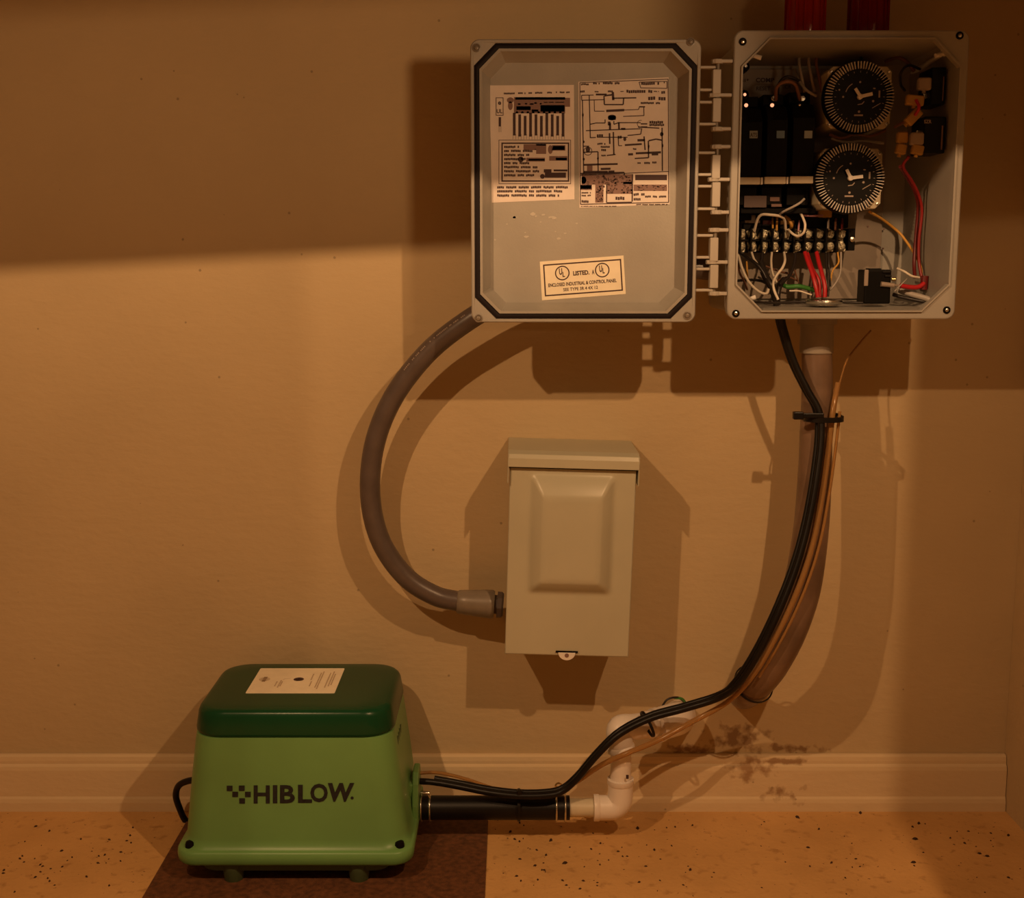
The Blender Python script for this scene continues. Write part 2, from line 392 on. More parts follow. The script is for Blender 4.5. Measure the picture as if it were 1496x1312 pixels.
# corner screws of the rim
for x, y in ((1085, 61), (1402, 52), (1075, 458), (1383, 453)):
    p = P(x, y, YF - .0002); b = B(); b.lathe(p, (0, -1, 0), [(0, .0042), (.0006, .0042), (.0006, .0034), (-.0010, .0030)], 18)
    sc = b.link('screw_boss', 'black', enc, smooth=30)
    B().lathe(p + Vector((0, -.0004, 0)), (0, -1, 0), [(0, .0024), (.0012, .0020), (.0016, .0010)], 12).link('screw', 'steel', sc, smooth=40)
# inside corner clips
for i, (x, y, sx, sz) in enumerate(((1100, 81, 1, -1), (1378, 78, -1, -1), (1092, 438, 1, 1))):
    p = P(x, y, -.156); b = B()
    b.tube([p + Vector((-.010 * sx, 0, -.012 * sz)), p + Vector((-.004 * sx, 0, -.003 * sz)), p, p + Vector((.0005 * sx, 0, -.012 * sz))], [.0020, .0030, .0030, .0020], 8, 4)
    b.cyl(p, p + Vector((.009 * sx, -.002, .003 * sz)), .0022, .0028, 10)
    b.cyl(p, Vector((p.x - .012 * sx, -.0150, p.z)), .0022, .0034, 8)
    b.link('cable_tie_mount', 'white', enc, smooth=40)
# hinges: brackets of the enclosure, brackets and knuckles of the lid
encarm = [89, 138.6, 188, 214, 262, 310, 336, 383, 429]
lidarm = [98, 131, 149, 181, 223, 255, 272, 305, 344, 376, 393, 424]
for h in range(3):
    dx = (0, -1, -4)[h]
    b = B()
    arms = []
    for k, y in enumerate(encarm[h * 3:h * 3 + 3]):
        b = B(); arms.append(b)
        x0 = (1037 if k % 2 else 1041) + dx; x1 = 1071 - (y - 89) * .025
        b.pbox(x0, y - 2.6, x1, y + 2.6, YF + .002, YF + .014)
        p = P(x0 + 8, y, YF + .001); b.cyl(p + Vector((0, .006, -.0024)), p + Vector((0, .006, .0024)), .0068, n=14)
    a, c = P(1049 + dx, encarm[h * 3] - 1, YF + .006), P(1049 + dx, encarm[h * 3 + 2] + 1, YF + .006)
    hg = B().cyl(a, (a.x, a.y, c.z), .0022, n=10).link('hinge', 'fitting', enc, smooth=40)
    for b in arms: b.link('hinge_arm', 'greyrim', hg, bevel=.0008)
    for k in range(2):
        y0, y1 = lidarm[h * 4 + k * 2], lidarm[h * 4 + k * 2 + 1]
        b = B()
        for y in (y0, y1): b.pbox(1020 - (y - 89) * .02, y - 2.1, 1046 + dx, y + 2.1, YF + .003, YF + .012)
        xa, xb = 1041 + dx, 1054 + dx
        b.pbox(xa, y0 + (3 if k == 0 else -6), xb, y1 + (6 if k == 0 else -3), YF + .000, YF + .012)
        b.link('hinge_knuckle', 'greyrim', hg, bevel=.0009)

# the lid, lying open
LX0, LX1, LZ0, LZ1 = -.0455, .2058, .6548, .9612
def lo(dx, ch, y): return xz(rr(LX0 + dx, LX1 - dx, LZ0 + dx, LZ1 - dx, ch, N, True), y)
def lr(dx, r, y): return xz(rr(LX0 + dx, LX1 - dx, LZ0 + dx, LZ1 - dx, r, N), y)
b = B()
YT = -.1475
b.loft([lr(.006, .012, YF + .030), lr(.002, .011, YF + .026), lr(0, .010, YF + .020), lr(0, .010, YF + .001), lr(.0010, .0095, YF - .0004), lr(.0034, .008, YF - .0004),
        lo(.0040, .0235, YF + .0005), lo(.0042, .0235, YF + .0035), lo(.0098, .0215, YF + .0035), lo(.0100, .0215, YF - .0012), lo(.0128, .0205, YF - .0012), lo(.0132, .0205, YF + .003), lo(.0215, .017, YT)])
lid = b.link('lid', 'grey', enc, smooth=35)
b = B(); b.loft([lo(.0043, .0236, YF + .0034), lo(.0043, .0236, YF + .0008), lo(.0060, .0230, YF + .0002), lo(.0080, .0222, YF + .0002), lo(.0097, .0217, YF + .0008), lo(.0097, .0217, YF + .0034)], ring=True)
b.link('gasket', 'gasket', lid, smooth=40)
for x, y in ((696, 70), (1009, 61), (699, 465), (1004, 461)):
    p = P(x, y, YF - .0004); b = B(); b.lathe(p, (0, -1, 0), [(0, .0046), (.0010, .0046), (.0012, .0036), (.0002, .0030)], 16)
    b.lathe(p, (0, -1, 0), [(0, .0026), (.0016, .0022), (.0020, .0010)], 12)
    b.link('corner_screw', 'fitting', lid, smooth=40)

# sheets stuck inside the lid: the terminal sheet
def sheet(name, tr, corners, matn, label, y=YT):
    b = B(); cs = [P(*tr(*c), y - .0001) for c in corners]
    b.poly(cs, (0, -.0003, 0)); b.mi = 1
    return b, Ink(b, lambda x, yy: P(x, yy, y - .00055), tr)
t1 = lambda x, y: (700 + x / 6.247, 100 + y / 6.247)
b, k = sheet('s', t1, [(95, 155), (865, 150), (870, 1195), (115, 1225)], 'paper', '')
for x0, x1 in ((225, 335), (355, 430), (450, 490), (510, 600), (620, 670), (700, 718), (735, 830)): k.dashes(x0, x1, 228 - (x0 - 225) * .02, 15)
k.frame(152, 265, 222, 430, 6); k.text('e', 172, 330, 42, bold=.03); k.text('UL', 160, 408, 36, 52, bold=.03); k.rect(178, 445, 200, 530); k.line(182, 530, 182, 582, 3); k.line(199, 530, 199, 582, 3)
b.mi = 2; k.rect(318, 262, 785, 410); k.rect(785, 268, 830, 350); k.disc(285, 290, 32, 26); k.disc(285, 340, 22, 40)
b.mi = 1
for i in range(10): k.rect(308 + i * 49.5, 405 + (i % 3) * 14, 333 + i * 49.5, 612 + (i % 2) * 10)
for i in range(20): k.line(310 + i * 24.6, 600, 308 + i * 24.8, 648, 2.5)
k.rect(330, 262, 785, 285); k.rect(340, 345, 470, 380); k.rect(560, 335, 780, 395); k.rect(480, 375, 540, 395)
k.frame(178, 652, 838, 1055, 5); k.frame(203, 676, 822, 1034, 13)
for i, x1 in enumerate((378, 490, 470, 430, 465, 540, 555, 505)): k.dashes(228, x1, 716 + i * 37, 20)
b.mi = 2; k.rect(405, 692, 612, 745); k.rect(520, 745, 612, 780); k.rect(665, 700, 787, 750); k.rect(640, 800, 806, 842); k.rect(430, 815, 600, 850); k.disc(650, 740, 22, 40)
b.mi = 1; k.rect(672, 707, 780, 744); k.rect(600, 950, 792, 998); k.disc(578, 985, 22, 22); k.rect(590, 920, 660, 950); k.rect(680, 922, 806, 940); k.rect(450, 825, 600, 842); k.rect(700, 815, 800, 838); k.disc(380, 830, 26, 26); k.rect(520, 690, 610, 705)
b.mi = 3
for i in range(9): k.disc(345 + i * 49.5, 405, 12, 14)
for x, y, a in ((365, 325, 14), (428, 322, 10), (480, 325, 20), (515, 316, 14), (562, 322, 10)): k.disc(x, y, a, 7)
for x0, x1 in ((590, 625), (635, 680), (695, 775)): k.rect(x0, 305, x1, 312)
k.rect(560, 850, 806, 905); k.rect(510, 735, 520, 775)
b.mi = 1
for x1, y in ((840, 1085), (775, 1121), (735, 1160)): k.dashes(165, x1, y, 21)
b.link('terminal_sheet', ['paper', 'ink', 'inkb', 'paper'], lid, label='white sheet with a black drawing of a terminal strip and a framed list')
# the wiring diagram
t2 = lambda x, y: (840 + x / 6.247, 100 + y / 6.247)
b, k = sheet('s', t2, [(30, 122), (855, 80), (865, 1240), (40, 1272)], 'paper', '')
k.path([(45, 130), (850, 98), (855, 940), (48, 975), (45, 130)], 4)
k.path([(48, 975), (50, 1240), (855, 1222), (855, 940)], 5)
k.dashes(55, 150, 145, 16); k.dashes(165, 235, 137, 16); k.dashes(255, 410, 134, 20); k.path([(585, 125), (840, 118), (840, 182), (600, 178), (585, 125)], 4); k.dashes(605, 780, 138, 24); k.dashes(810, 830, 128, 14)
k.dashes(50, 115, 210, 18); k.dashes(180, 220, 212, 12); k.dashes(300, 355, 210, 16); k.dashes(415, 450, 210, 8); k.dashes(470, 710, 210, 26); k.dashes(720, 770, 210, 10); k.dashes(788, 830, 218, 24)
k.dashes(668, 840, 274, 30); k.dashes(600, 790, 316, 18)
k.path([(60, 245), (170, 243)], 5); k.path([(60, 245), (62, 290)], 5); k.path([(68, 290), (80, 960)], 6); k.path([(130, 245), (140, 635)], 6); k.path([(60, 290), (270, 285)], 5); k.path([(175, 290), (178, 390), (270, 390)], 4)
k.path([(190, 238), (290, 238)], 12); k.path([(265, 250), (268, 330), (440, 330), (445, 265)], 8); k.path([(345, 215), (350, 290)], 16); k.path([(270, 250), (340, 240)], 10); k.path([(345, 272), (560, 268)], 8)
k.path([(285, 388), (450, 380)], 16); k.path([(450, 380), (580, 375), (590, 345)], 4); k.path([(440, 438), (630, 430), (628, 350)], 5); k.path([(590, 350), (640, 350)], 8)
k.disc(338, 448, 38, 26); k.rect(305, 430, 372, 470); k.rect(300, 485, 325, 520); k.path([(138, 510), (190, 498), (275, 498), (275, 465)], 6); k.path([(355, 480), (355, 510), (400, 495), (465, 495), (600, 495)], 6)
k.path([(400, 490), (402, 555)], 12); k.path([(100, 568), (600, 550)], 6); k.path([(320, 500), (320, 560)], 14); k.path([(460, 552), (420, 552)], 14); k.ring(600, 505, 34, 5, 14, PI * .5, PI * 1.6); k.rect(600, 500, 660, 512); k.rect(605, 528, 660, 534); k.path([(575, 535), (770, 545)], 7)
k.dashes(680, 830, 492, 24); k.dashes(680, 830, 516, 20)
k.path([(140, 632), (190, 630)], 6); k.dashes(200, 280, 612, 26); k.path([(200, 628), (480, 628)], 5); k.path([(480, 612), (600, 600), (610, 545)], 6); k.dashes(390, 440, 630, 26); k.disc(455, 645, 14, 18)
k.path([(315, 590), (318, 690)], 10); k.path([(350, 580), (355, 790)], 9); k.path([(395, 640), (398, 705), (430, 705)], 5); k.path([(455, 700), (610, 690)], 12)
k.dashes(205, 290, 688, 16); k.dashes(235, 320, 715, 16); k.dashes(240, 315, 745, 20); k.path([(75, 710), (130, 710)], 6); k.disc(118, 740, 20, 26); k.ring(118, 755, 40, 6, 14); k.path([(75, 765), (210, 760), (212, 940)], 7); k.dashes(240, 290, 795, 14); k.path([(290, 795), (370, 785)], 7)
k.path([(570, 656), (640, 654)], 16); k.path([(630, 620), (640, 745)], 8); k.path([(670, 660), (672, 815), (545, 822)], 8); k.path([(672, 660), (740, 645), (795, 655)], 9); k.path([(795, 540), (798, 935)], 8); k.disc(792, 600, 16, 20); k.disc(672, 712, 8, 22); k.disc(800, 705, 7, 18)
k.path([(485, 785), (530, 783)], 15); k.path([(555, 775), (785, 765)], 14); k.path([(700, 785), (760, 783)], 14); k.dashes(530, 565, 735, 14); k.dashes(570, 620, 862, 14); k.dashes(632, 690, 862, 18); k.dashes(705, 770, 860, 18)
k.path([(75, 880), (390, 872)], 12); k.path([(235, 918), (325, 915)], 14); k.path([(75, 945), (300, 943)], 14); k.path([(305, 942), (360, 940)], 14); k.disc(80, 828, 9, 14); k.disc(72, 425, 8, 18); k.disc(80, 670, 8, 12); k.disc(210, 822, 8, 12)
k.path([(50, 960), (450, 950)], 10); k.path([(450, 950), (450, 975)], 6); k.path([(525, 965), (522, 1215)], 8)
b.mi = 2; k.rect(60, 965, 520, 1060); k.rect(50, 1060, 155, 1110); k.rect(290, 1060, 520, 1145); k.rect(535, 1060, 840, 1118); k.rect(185, 1060, 260, 1225); k.rect(110, 885, 160, 935); 
b.mi = 1; k.rect(550, 970, 840, 1020); k.rect(50, 1065, 150, 1100); k.dashes(60, 150, 1135, 14); k.dashes(60, 150, 1160, 14); k.dashes(60, 150, 1215, 22); k.dashes(535, 650, 1150, 22); k.dashes(640, 840, 1170, 18); k.dashes(535, 610, 1195, 22); k.path([(290, 1060), (288, 1225), (520, 1220)], 6)
for i in range(40):
    x, y = random.uniform(190, 515), random.uniform(975, 1135); k.rect(x, y, x + random.uniform(6, 18), y + random.uniform(6, 16))
for i in range(24):
    x, y = random.uniform(190, 250), random.uniform(1070, 1215); k.rect(x, y, x + random.uniform(6, 14), y + random.uniform(6, 12))
b.mi = 3; k.disc(78, 1020, 26, 34); k.rect(440, 1035, 520, 1055); k.rect(540, 1035, 610, 1052)
for i in range(46):
    x, y = random.uniform(100, 510), random.uniform(975, 1140); k.ring(x, y, random.uniform(7, 13), 3.5, 8)
for i in range(26):
    x, y = random.uniform(540, 830), random.uniform(1060, 1115); k.rect(x, y, x + random.uniform(8, 26), y + 5)
b.mi = 1; k.dashes(370, 465, 1186, 28); k.dashes(560, 850, 1242, 10); k.dashes(55, 380, 1258, 7)
b.link('wiring_diagram', ['paper', 'ink', 'inkb', 'paper'], lid, label='white sheet with a line drawn wiring diagram over a printed table')
# the certification sticker
def tu(x, y): return (780 + x / 10.317, 365 + y / 10.317)
b, k = sheet('s', tu, [(88, 178), (1350, 85), (1385, 665), (122, 762)], 'paper2', '')
a = -.0625; sk = lambda u, v: (150 + u + v * .058, 232 - u * .0735 + v)
k2 = Ink(b, lambda x, y: P(x, y, YT - .00055), lambda u, v: tu(*sk(u, v)))
k2.frame(-12, -10, 1165, 470, 20)
k2.ring(270, 138, 110, 17, 32); k2.ring(872, 138, 110, 17, 32)
k2.text('U', 222, 158, 92, 48, bold=.03); k2.text('L', 272, 196, 72, 36, bold=.03); k2.text('U', 828, 160, 92, 44, bold=.04); k2.text('L', 876, 186, 78, 32, bold=.03)
k2.text('LISTED.', 432, 186, 62, 245, bold=.04); k2.text('A', 715, 186, 62, 36, bold=.04)
k2.text('ENCLOSED INDUSTRIAL & CONTROL PANEL', 48, 332, 50, 1030, bold=.03); k2.text('SEE TYPE 3R 4 4X 12', 270, 412, 46, 520, bold=.02)
b.link('certification_sticker', ['paper2', 'ink'], lid, label='cream sticker with a dark red border and two ringed UL marks')
# scuffs of old tape on the lid
b = B(); k = Ink(b, lambda x, y: P(x, y, YT - .0004))
for i in range(16):
    x, y = random.uniform(722, 850), random.uniform(312, 352); s_ = random.uniform(1, 3.6)
    k.poly([(x + s_ * random.uniform(.6, 1.5) * math.cos(t), y + s_ * random.uniform(.4, 1) * math.sin(t)) for t in [j * PI / 4 for j in range(8)]])
b.link('adhesive_residue', mat('adhesive', (.52, .49, .43), .25), lid, kind='stuff')

# ================================================================= beacons over the enclosure
for i, (px, m, lb) in enumerate(((1176, 'redorange', 'orange red beacon lens above the enclosure, left of the two'), (1268, 'redglass', 'dark red beacon lens above the enclosure, right of the two'))):
    p = P(px, 30, -.09); p.z = EZ1 - .0085
    t = thing('beacon_lamp', lb, 'indicator lamp', p, 'beacons on top of the enclosure')
    B().lathe(p, (0, 0, 1), [(0.0025, .028), (.006, .028), (.007, .025), (.012, .0245)], 24).link('base', 'black', t, smooth=30)
    b = B(); b.lathe(p + Vector((0, 0, .012)), (0, 0, 1), [(0, .0215), (.004, .0225), (.045, .0215), (.058, .017), (.064, .008), (.065, .001)], 28)
    for k in range(14):
        a = 2 * PI * k / 14; b.box(-.0012, .0012, -.0012, .0012, 0, .045, Matrix.Translation(p + Vector((math.cos(a) * .0225, math.sin(a) * .0225, .014))))
    b.link('lens', m, t, smooth=30)

# ================================================================= inside the enclosure
# three breakers
YB = -.110
for i, (x0, x1, nm) in enumerate(((1079, 1115.5, 'left'), (1116, 1153, 'middle'), (1153.5, 1193, 'right'))):
    a = P(x0, 330, YB); c = P(x1, 152 - i * 3, YB)
    t = thing('circuit_breaker', 'black breaker module with a cream handle bar, %s of the row of three' % nm, 'circuit breaker', ((a.x + c.x) / 2, -.019, a.z), 'breaker modules in the enclosure')
    b = B(); X0, X1 = a.x + .0004, c.x - .0004
    zt = c.z; z1 = P(0, 257, YB).z; z2 = P(0, 300, -.085).z; zb = P(0, 322, -.06).z
    pr = [(-.0192, zb), (-.060, zb), (-.060, z2), (-.088, z2), (-.088, z1 - .012), (YB, z1 - .008), (YB, zt - .02), (-.098, zt - .004), (-.080, zt), (-.080, zt + .012), (-.0192, zt + .012)]
    b.loft([[Vector((x, y, z)) for y, z in pr] for x in (X0, X1)])
    b.link('case', 'black', t, bevel=.0008)
    B().pbox(x0 + .8, 259 - i * .8, x1 - 4.5, 269.5 - i * .8, YB - .006, YB).link('handle_bar', 'cream', t, bevel=.0006)
    B().pbox(x1 - 4, 259 - i * .8, x1 - .8, 269.5 - i * .8, YB - .0055, YB).link('bar_tab', 'white', t, bevel=.0005)
    xc = (1101, 1140.5, 1181)[i]
    B().pbox(xc - 6, 191, xc + 6, 202, YB - .0007, YB).link('window', ('bluew', 'blue', 'bluew')[i], t)
    if i == 0:
        b = B(); Ink(b, lambda x, y: P(x, y, YB - .0009)).text('ATS', xc - 5, 200, 6, 10, bold=.02); b.link('window_mark', 'ink', t)
    p = P((1090.5, 1128.5, 1168)[i], 153.5, YB - .001)
    b = B(); b.lathe(p, (0, -1, 0), [(-.002, .0022), (0, .0019), (.0014, .0013), (.0018, .0005)], 12)
    b.link('indicator', 'led' if i < 2 else 'steel', t, smooth=40)
    p = P((1085, 1130, 1172)[i], 144, -.082); b = B(); b.lathe(p, (0, -1, 0), [(0, .0032), (.002, .003), (.0022, .0012)], 12); b.link('terminal_screw', 'steel', t, smooth=30)
# shelf of a black relay bank under the breakers with pinkish-grey relays behind
for i, (x0, y0, x1, y1) in enumerate(((1088, 287, 1118, 303), (1088, 313, 1112, 331))):
    B().pbox(x0, y0, x1, y1, -.0885 if i == 0 else -.0605, -.088 if i == 0 else -.0595)
b = B(); b.pbox(1087, 286, 1120, 303, -.0905, -.0882)
b.mi = 1; b.pbox(1125, 288, 1139, 294, -.0900, -.0884); b.pbox(1127, 298, 1142, 302, -.0900, -.0884)
b.link('breaker_nameplate', [mat('dusky_plate', (.10, .062, .055), .5), 'inkb'], label='small pinkish grey plate low on the left breaker', cat='plate')
b = B(); b.pbox(1082, 304, 1192, 312, -.086, -.0205); b.link('mounting_rail', 'black', label='black rail under the three breakers', cat='rail', bevel=.0008)
t = thing('control_relay', 'grey relay in a black socket below the breakers, left of the dark red one', 'relay', P(1100, 333, -.045), 'relays behind the terminal block')
B().pbox(1088, 314, 1111, 333, -.0575, -.019).link('case', 'conng', t, bevel=.0008); B().pbox(1086, 326, 1113, 336, -.059, -.050).link('socket', 'black', t, bevel=.0006)
t = thing('control_relay', 'dark red relay below the breakers, behind the white bridging wire', 'relay', P(1120, 333, -.045), 'relays behind the terminal block')
B().pbox(1114, 314, 1128, 333, -.0575, -.019).link('case', 'wdred', t, bevel=.0008); B().pbox(1113, 328, 1129, 336, -.059, -.050).link('socket', 'black', t, bevel=.0006)
t = thing('control_relay', 'amber relay below the breakers, right of the pair of yellow wires', 'relay', P(1150, 333, -.045), 'relays behind the terminal block')
B().pbox(1140, 314, 1161, 333, -.0575, -.019).link('case', 'conn', t, bevel=.0008); B().pbox(1139, 328, 1163, 336, -.059, -.050).link('socket', 'black', t, bevel=.0006)
t = thing('control_relay', 'black relay under the lower timer, above the terminal block', 'relay', P(1205, 333, -.045), 'relays behind the terminal block')
B().pbox(1170, 312, 1240, 333, -.052, -.019).link('case', 'black', t, bevel=.0008); B().pbox(1196, 307, 1216, 318, -.058, -.050).link('amber_cap', 'conn', t, bevel=.0012)

# timers
YTm = -.128
def timer(cx, cy, r, x0, y0, x1, y1, lb, th):
    c = P(cx, cy, YTm); bb = P(cx, y1, -.07)
    t = thing('segment_timer', lb, 'timer', (c.x, -.019, bb.z), 'timers in the enclosure')
    s = (YTm + D) / 1800
    b = B(); a = P(x0, y1, -.111); d = P(x1, y0, -.111)
    L = rr(a.x, d.x, a.z, d.z, .006, 3, True)
    b.loft([xz(L, -.0195), xz(L, -.1105), [Vector((v.x * .98 + c.x * .02, -.1112, v.z * .98 + c.z * .02)) for v in xz(L, 0)]]); b.link('housing', 'cream', t, bevel=.0007)
    R0 = r * s
    b = B(); b.lathe((c.x, -.111, c.z), (0, -1, 0), [(0, R0 * 1.04), (.005, R0 * 1.04), (.009, R0 * .98), (.011, R0 * .80), (.0135, R0 * .78), (.0135, R0 * .5)], 48); b.link('dial_drum', 'blackg', t, smooth=35)
    b = B()                                       # 96 tappets
    for k in range(68):
        a = 2 * PI * k / 68; ph = random.uniform(-.008, .008)
        m = Matrix.Translation((c.x, YTm + .0040, c.z)) @ Matrix.Rotation(-a + ph, 4, 'Y') @ Matrix.Translation((R0 * .905, 0, 0))
        b.box(-R0 * .105, R0 * .105, -.0022, .0022, -.00030, .00030, m)
    o = b.link('tappet_ring', 'white', t); o['kind'] = 'stuff'; o['label'] = 'ring of small pale tappets round the dial'
    yf = -.1246
    b = B(); k = Ink(b, lambda x, y: Vector((c.x + x * R0, yf - .0002, c.z - y * R0)))
    k.ring(-.06, -.05, .37, .025, 8, PI * 1.08, PI * 1.35); k.rect(-.14, .50, .12, .545); k.disc(.0, .42, .035); k.disc(.40, .12, .035); k.rect(.55, -.18, .60, .02); k.disc(.42, -.24, .04, .02)
    k.line(-.05, .22, .08, .20, .025); k.line(.08, .20, .14, .13, .025); k.disc(-.48, .0, .03); k.disc(-.6, -.2, .025); k.disc(.0, -.42, .03); k.line(.38, .32, .62, .18, .02)
    for j in range(24):
        a = 2 * PI * j / 24; k.line(math.cos(a) * .69, math.sin(a) * .69, math.cos(a) * .74, math.sin(a) * .74, .014)
    b.link('dial_print', 'conng', t)
    b = B(); b.lathe((c.x, yf, c.z), (0, -1, 0), [(0, .0032), (.004, .0030), (.0045, .0015)], 16)
    for (al, ln, wd) in ((th, .36, .0019), (th + 1.95, .28, .0017)):
        m = Matrix.Translation((c.x, yf - .003, c.z)) @ Matrix.Rotation(-al, 4, 'Y'); b.box(0, R0 * ln, -.0012, .0006, -wd, wd, m)
    b.link('pointer_knob', 'white', t, bevel=.0003)
    for (sx, sy) in ((-1, -1), (1, -1), (-1, 1), (1, 1)):
        p = Vector((a_ := (P(x0 if sx < 0 else x1, cy, -.1115).x - sx * .0055), -.1112, P(cx, y0 if sy < 0 else y1, -.1115).z + sy * .0055))
        B().lathe(p, (0, -1, 0), [(0, .0022), (.001, .0018), (.0012, .0008)], 10).link('screw', 'steel', t, smooth=40)
timer(1257, 141, 48.5, 1206, 97, 1304, 188, 'round dial timer with pale tappets in the enclosure, the upper one', .22)
timer(1243, 260, 48.5, 1195, 217, 1290, 305, 'round dial timer with pale tappets in the enclosure, the lower one', .12)

# cube relays at the right
def cube(x0, y0, x1, y1, yf, lb, g='black relays at the right of the enclosure'):
    a = P(x0, y1, yf); c = P(x1, y0, yf); t = thing('power_relay', lb, 'relay', ((a.x + c.x) / 2, -.019, a.z), g)
    B().box(a.x, c.x, yf, yf + .045, a.z, c.z).link('case', 'blackg', t, bevel=.0015)
    w_ = (c.x - a.x)
    b = B(); b.box(a.x + w_ * .80, a.x + w_ * .86, yf - .0008, yf + .001, a.z + .004, a.z + (c.z - a.z) * .75); b.link('edge_rib', 'inkb', t)
    b = B()
    for f in (.2, .5): b.box(a.x - .004, a.x + .001, yf + .012, yf + .014, a.z + (c.z - a.z) * f, a.z + (c.z - a.z) * f + .006)
    b.link('blade', 'steel', t)
    return a, c
a, c = cube(1359, 98, 1383, 153, -.143, 'black cube relay at the right, above the one marked in grey')
a, c = cube(1348, 170, 1383, 224, -.150, 'black cube relay at the right with a grey mark, the lower one')
b = B(); Ink(b, lambda x, y: P(x, y, -.1505)).text('SZR', 1350, 180, 5, 11, bold=.03); o = b.link('printed_mark', 'conng'); o.parent = [q for q in C.objects if q.name == 'power_relay.001'][0]; o.location = Vector(o.location) - Vector(o.parent.location)
for i, (x, y, w_, h_, m, ang, lb) in enumerate(((1336, 147, 24, 14, 'conn', .1, 'yellow spade connector beside the upper black relay'), (1334, 171, 13, 24, 'conn', .75, 'yellow spade connector slanting beside a red wire'),
        (1318, 201, 15, 15, 'conn', 0, 'yellow spade connector at the left of the grey pair'), (1340, 219, 16, 13, 'conn', .2, 'bright yellow spade connector below the lower grey connector'),
        (1350, 123, 18, 17, 'conng', 0, 'grey spade connector beside the upper black relay'), (1339, 203, 18, 17, 'conng', 0, 'grey spade connector beside the lower black relay'), (1316, 218, 14, 14, 'conn', .2, 'dull yellow spade connector above the red wires'))):
    yb = -.148 if y < 130 else (-.153 if x > 1325 else -.145)
    p = P(x, y, yb); s = 1.46 / 1800
    b = B(); m_ = Matrix.Translation(p) @ Matrix.Rotation(ang, 4, 'Y'); W_, H_ = w_ * s / 2, h_ * s / 2
    b.loft([[m_ @ Vector((x_, y_, z_)) for x_, z_ in rr(-W_ * q, W_ * q, -H_ * q, H_ * q, min(W_, H_) * .35 * q, 3)] for y_, q in ((-.0045, .8), (-.003, 1), (.003, 1), (.0045, .8))])
    b.cyl(m_ @ Vector((0, 0, -H_)), m_ @ Vector((0, 0, -H_ - .003)), .0022, n=8)
    b.link('spade_connector', m, label=lb, cat='connector', group='spade connectors on the relays', smooth=35)

# terminal block
YTB = -.072
a = P(1077, 369, YTB); c = P(1250, 333, YTB)
tb = thing('terminal_block', 'black terminal strip with two rows of bright screws across the enclosure', 'terminal block', ((a.x + c.x) / 2, -.019, a.z))
b = B(); b.box(a.x, P(1243, 0, YTB).x, -.0585, -.0195, a.z, c.z)
for i in range(11):
    x = 1075.5 + i * 16.2 + (1.2 if i == 0 else 0); p = P(x, 0, YTB).x; b.box(p - .0011, p + .0011, YTB, -.050, a.z + .001, c.z - .0005)
b.box(a.x, P(1238, 0, YTB).x, -.0655, -.058, (a.z + c.z) / 2 - .0012, (a.z + c.z) / 2 + .0012)
b.link('strip_body', 'black', tb, bevel=.0005)
b = B(); b.pbox(1239, 334, 1250, 366, -.064, -.0195); o = b.link('end_bracket', 'black', tb, bevel=.0008)
p = P(1245, 350, -.0642); B().lathe(p, (0, -1, 0), [(0, .0033), (.002, .0030), (.0025, .0012)], 12).link('bracket_screw', 'steel', o, smooth=30)
scr = None
for j, yy in enumerate((342.5, 359.8)):
    for i in range(10):
        x = 1083.5 + i * 16.25; p = P(x, yy, -.0665)
        if scr is None:
            b = B()
            b.box(p.x - .0050, p.x + .0050, -.0600, -.0585, p.z - .0066, p.z + .0060)
            b.box(p.x - .0040, p.x + .0040, -.0625, -.0600, p.z - .0042, p.z + .0042, None)
            b.lathe((p.x, -.0615, p.z), (0, -1, 0), [(0, .0052), (.0030, .0052), (.0046, .0044), (.0050, .0034), (.0040, .0030), (.0040, .0005)], 14)
            b.box(p.x - .0006, p.x + .0006, -.0672, -.0650, p.z - .0036, p.z + .0036); b.box(p.x - .0036, p.x + .0036, -.0672, -.0650, p.z - .0006, p.z + .0006)
            scr = b.link('terminal_screw', 'nickel', tb, smooth=30); p0 = p
        else:
            o = scr.copy(); C.objects.link(o); o.location = scr.location + (p - p0); o.rotation_euler.y = random.uniform(-.6, .6)

# pressure switch
a = P(1262, 444, -.12); c = P(1303, 394, -.12)
ps = thing('float_switch_relay', 'black box relay with a clear strip in the lower right of the enclosure', 'relay', ((a.x + c.x) / 2, -.105, a.z))
b = B(); b.box(a.x, c.x, -.12, -.088, a.z, c.z); b.link('case', 'blackg', ps, bevel=.0018)
B().pbox(1262.5, 394, 1269.5, 418, -.1225, -.1195).link('clear_strip', 'conng', ps, bevel=.001)
b = B(); b.pbox(1290, 396, 1302, 399, -.122, -.115); b.pbox(1293, 402, 1303, 405, -.122, -.115); b.pbox(1271, 392, 1288, 395, -.118, -.100); b.link('clip', 'blackr', ps, bevel=.0006)
b = B(); p = P(1287, 415, -.122); q = P(1306, 417, -.122); b.cyl(p, q, .0030, .0026, 10); b.cyl(q, P(1312, 417, -.120), .0016, .0012, 8); b.link('crimp_sleeve', 'conng', ps, smooth=40)
b = B(); p = P(1305, 408, -.115); b.lathe(p, (1, 0, 0), [(-.002, .002), (.002, .0024), (.003, .001)], 10); b.link('stud', 'brass', ps, smooth=40)
a = P(1250, 447, -.13); b = B(); b.box(a.x, P(1318, 447, -.13).x, -.13, -.02, a.z - .0012, a.z + .0002)
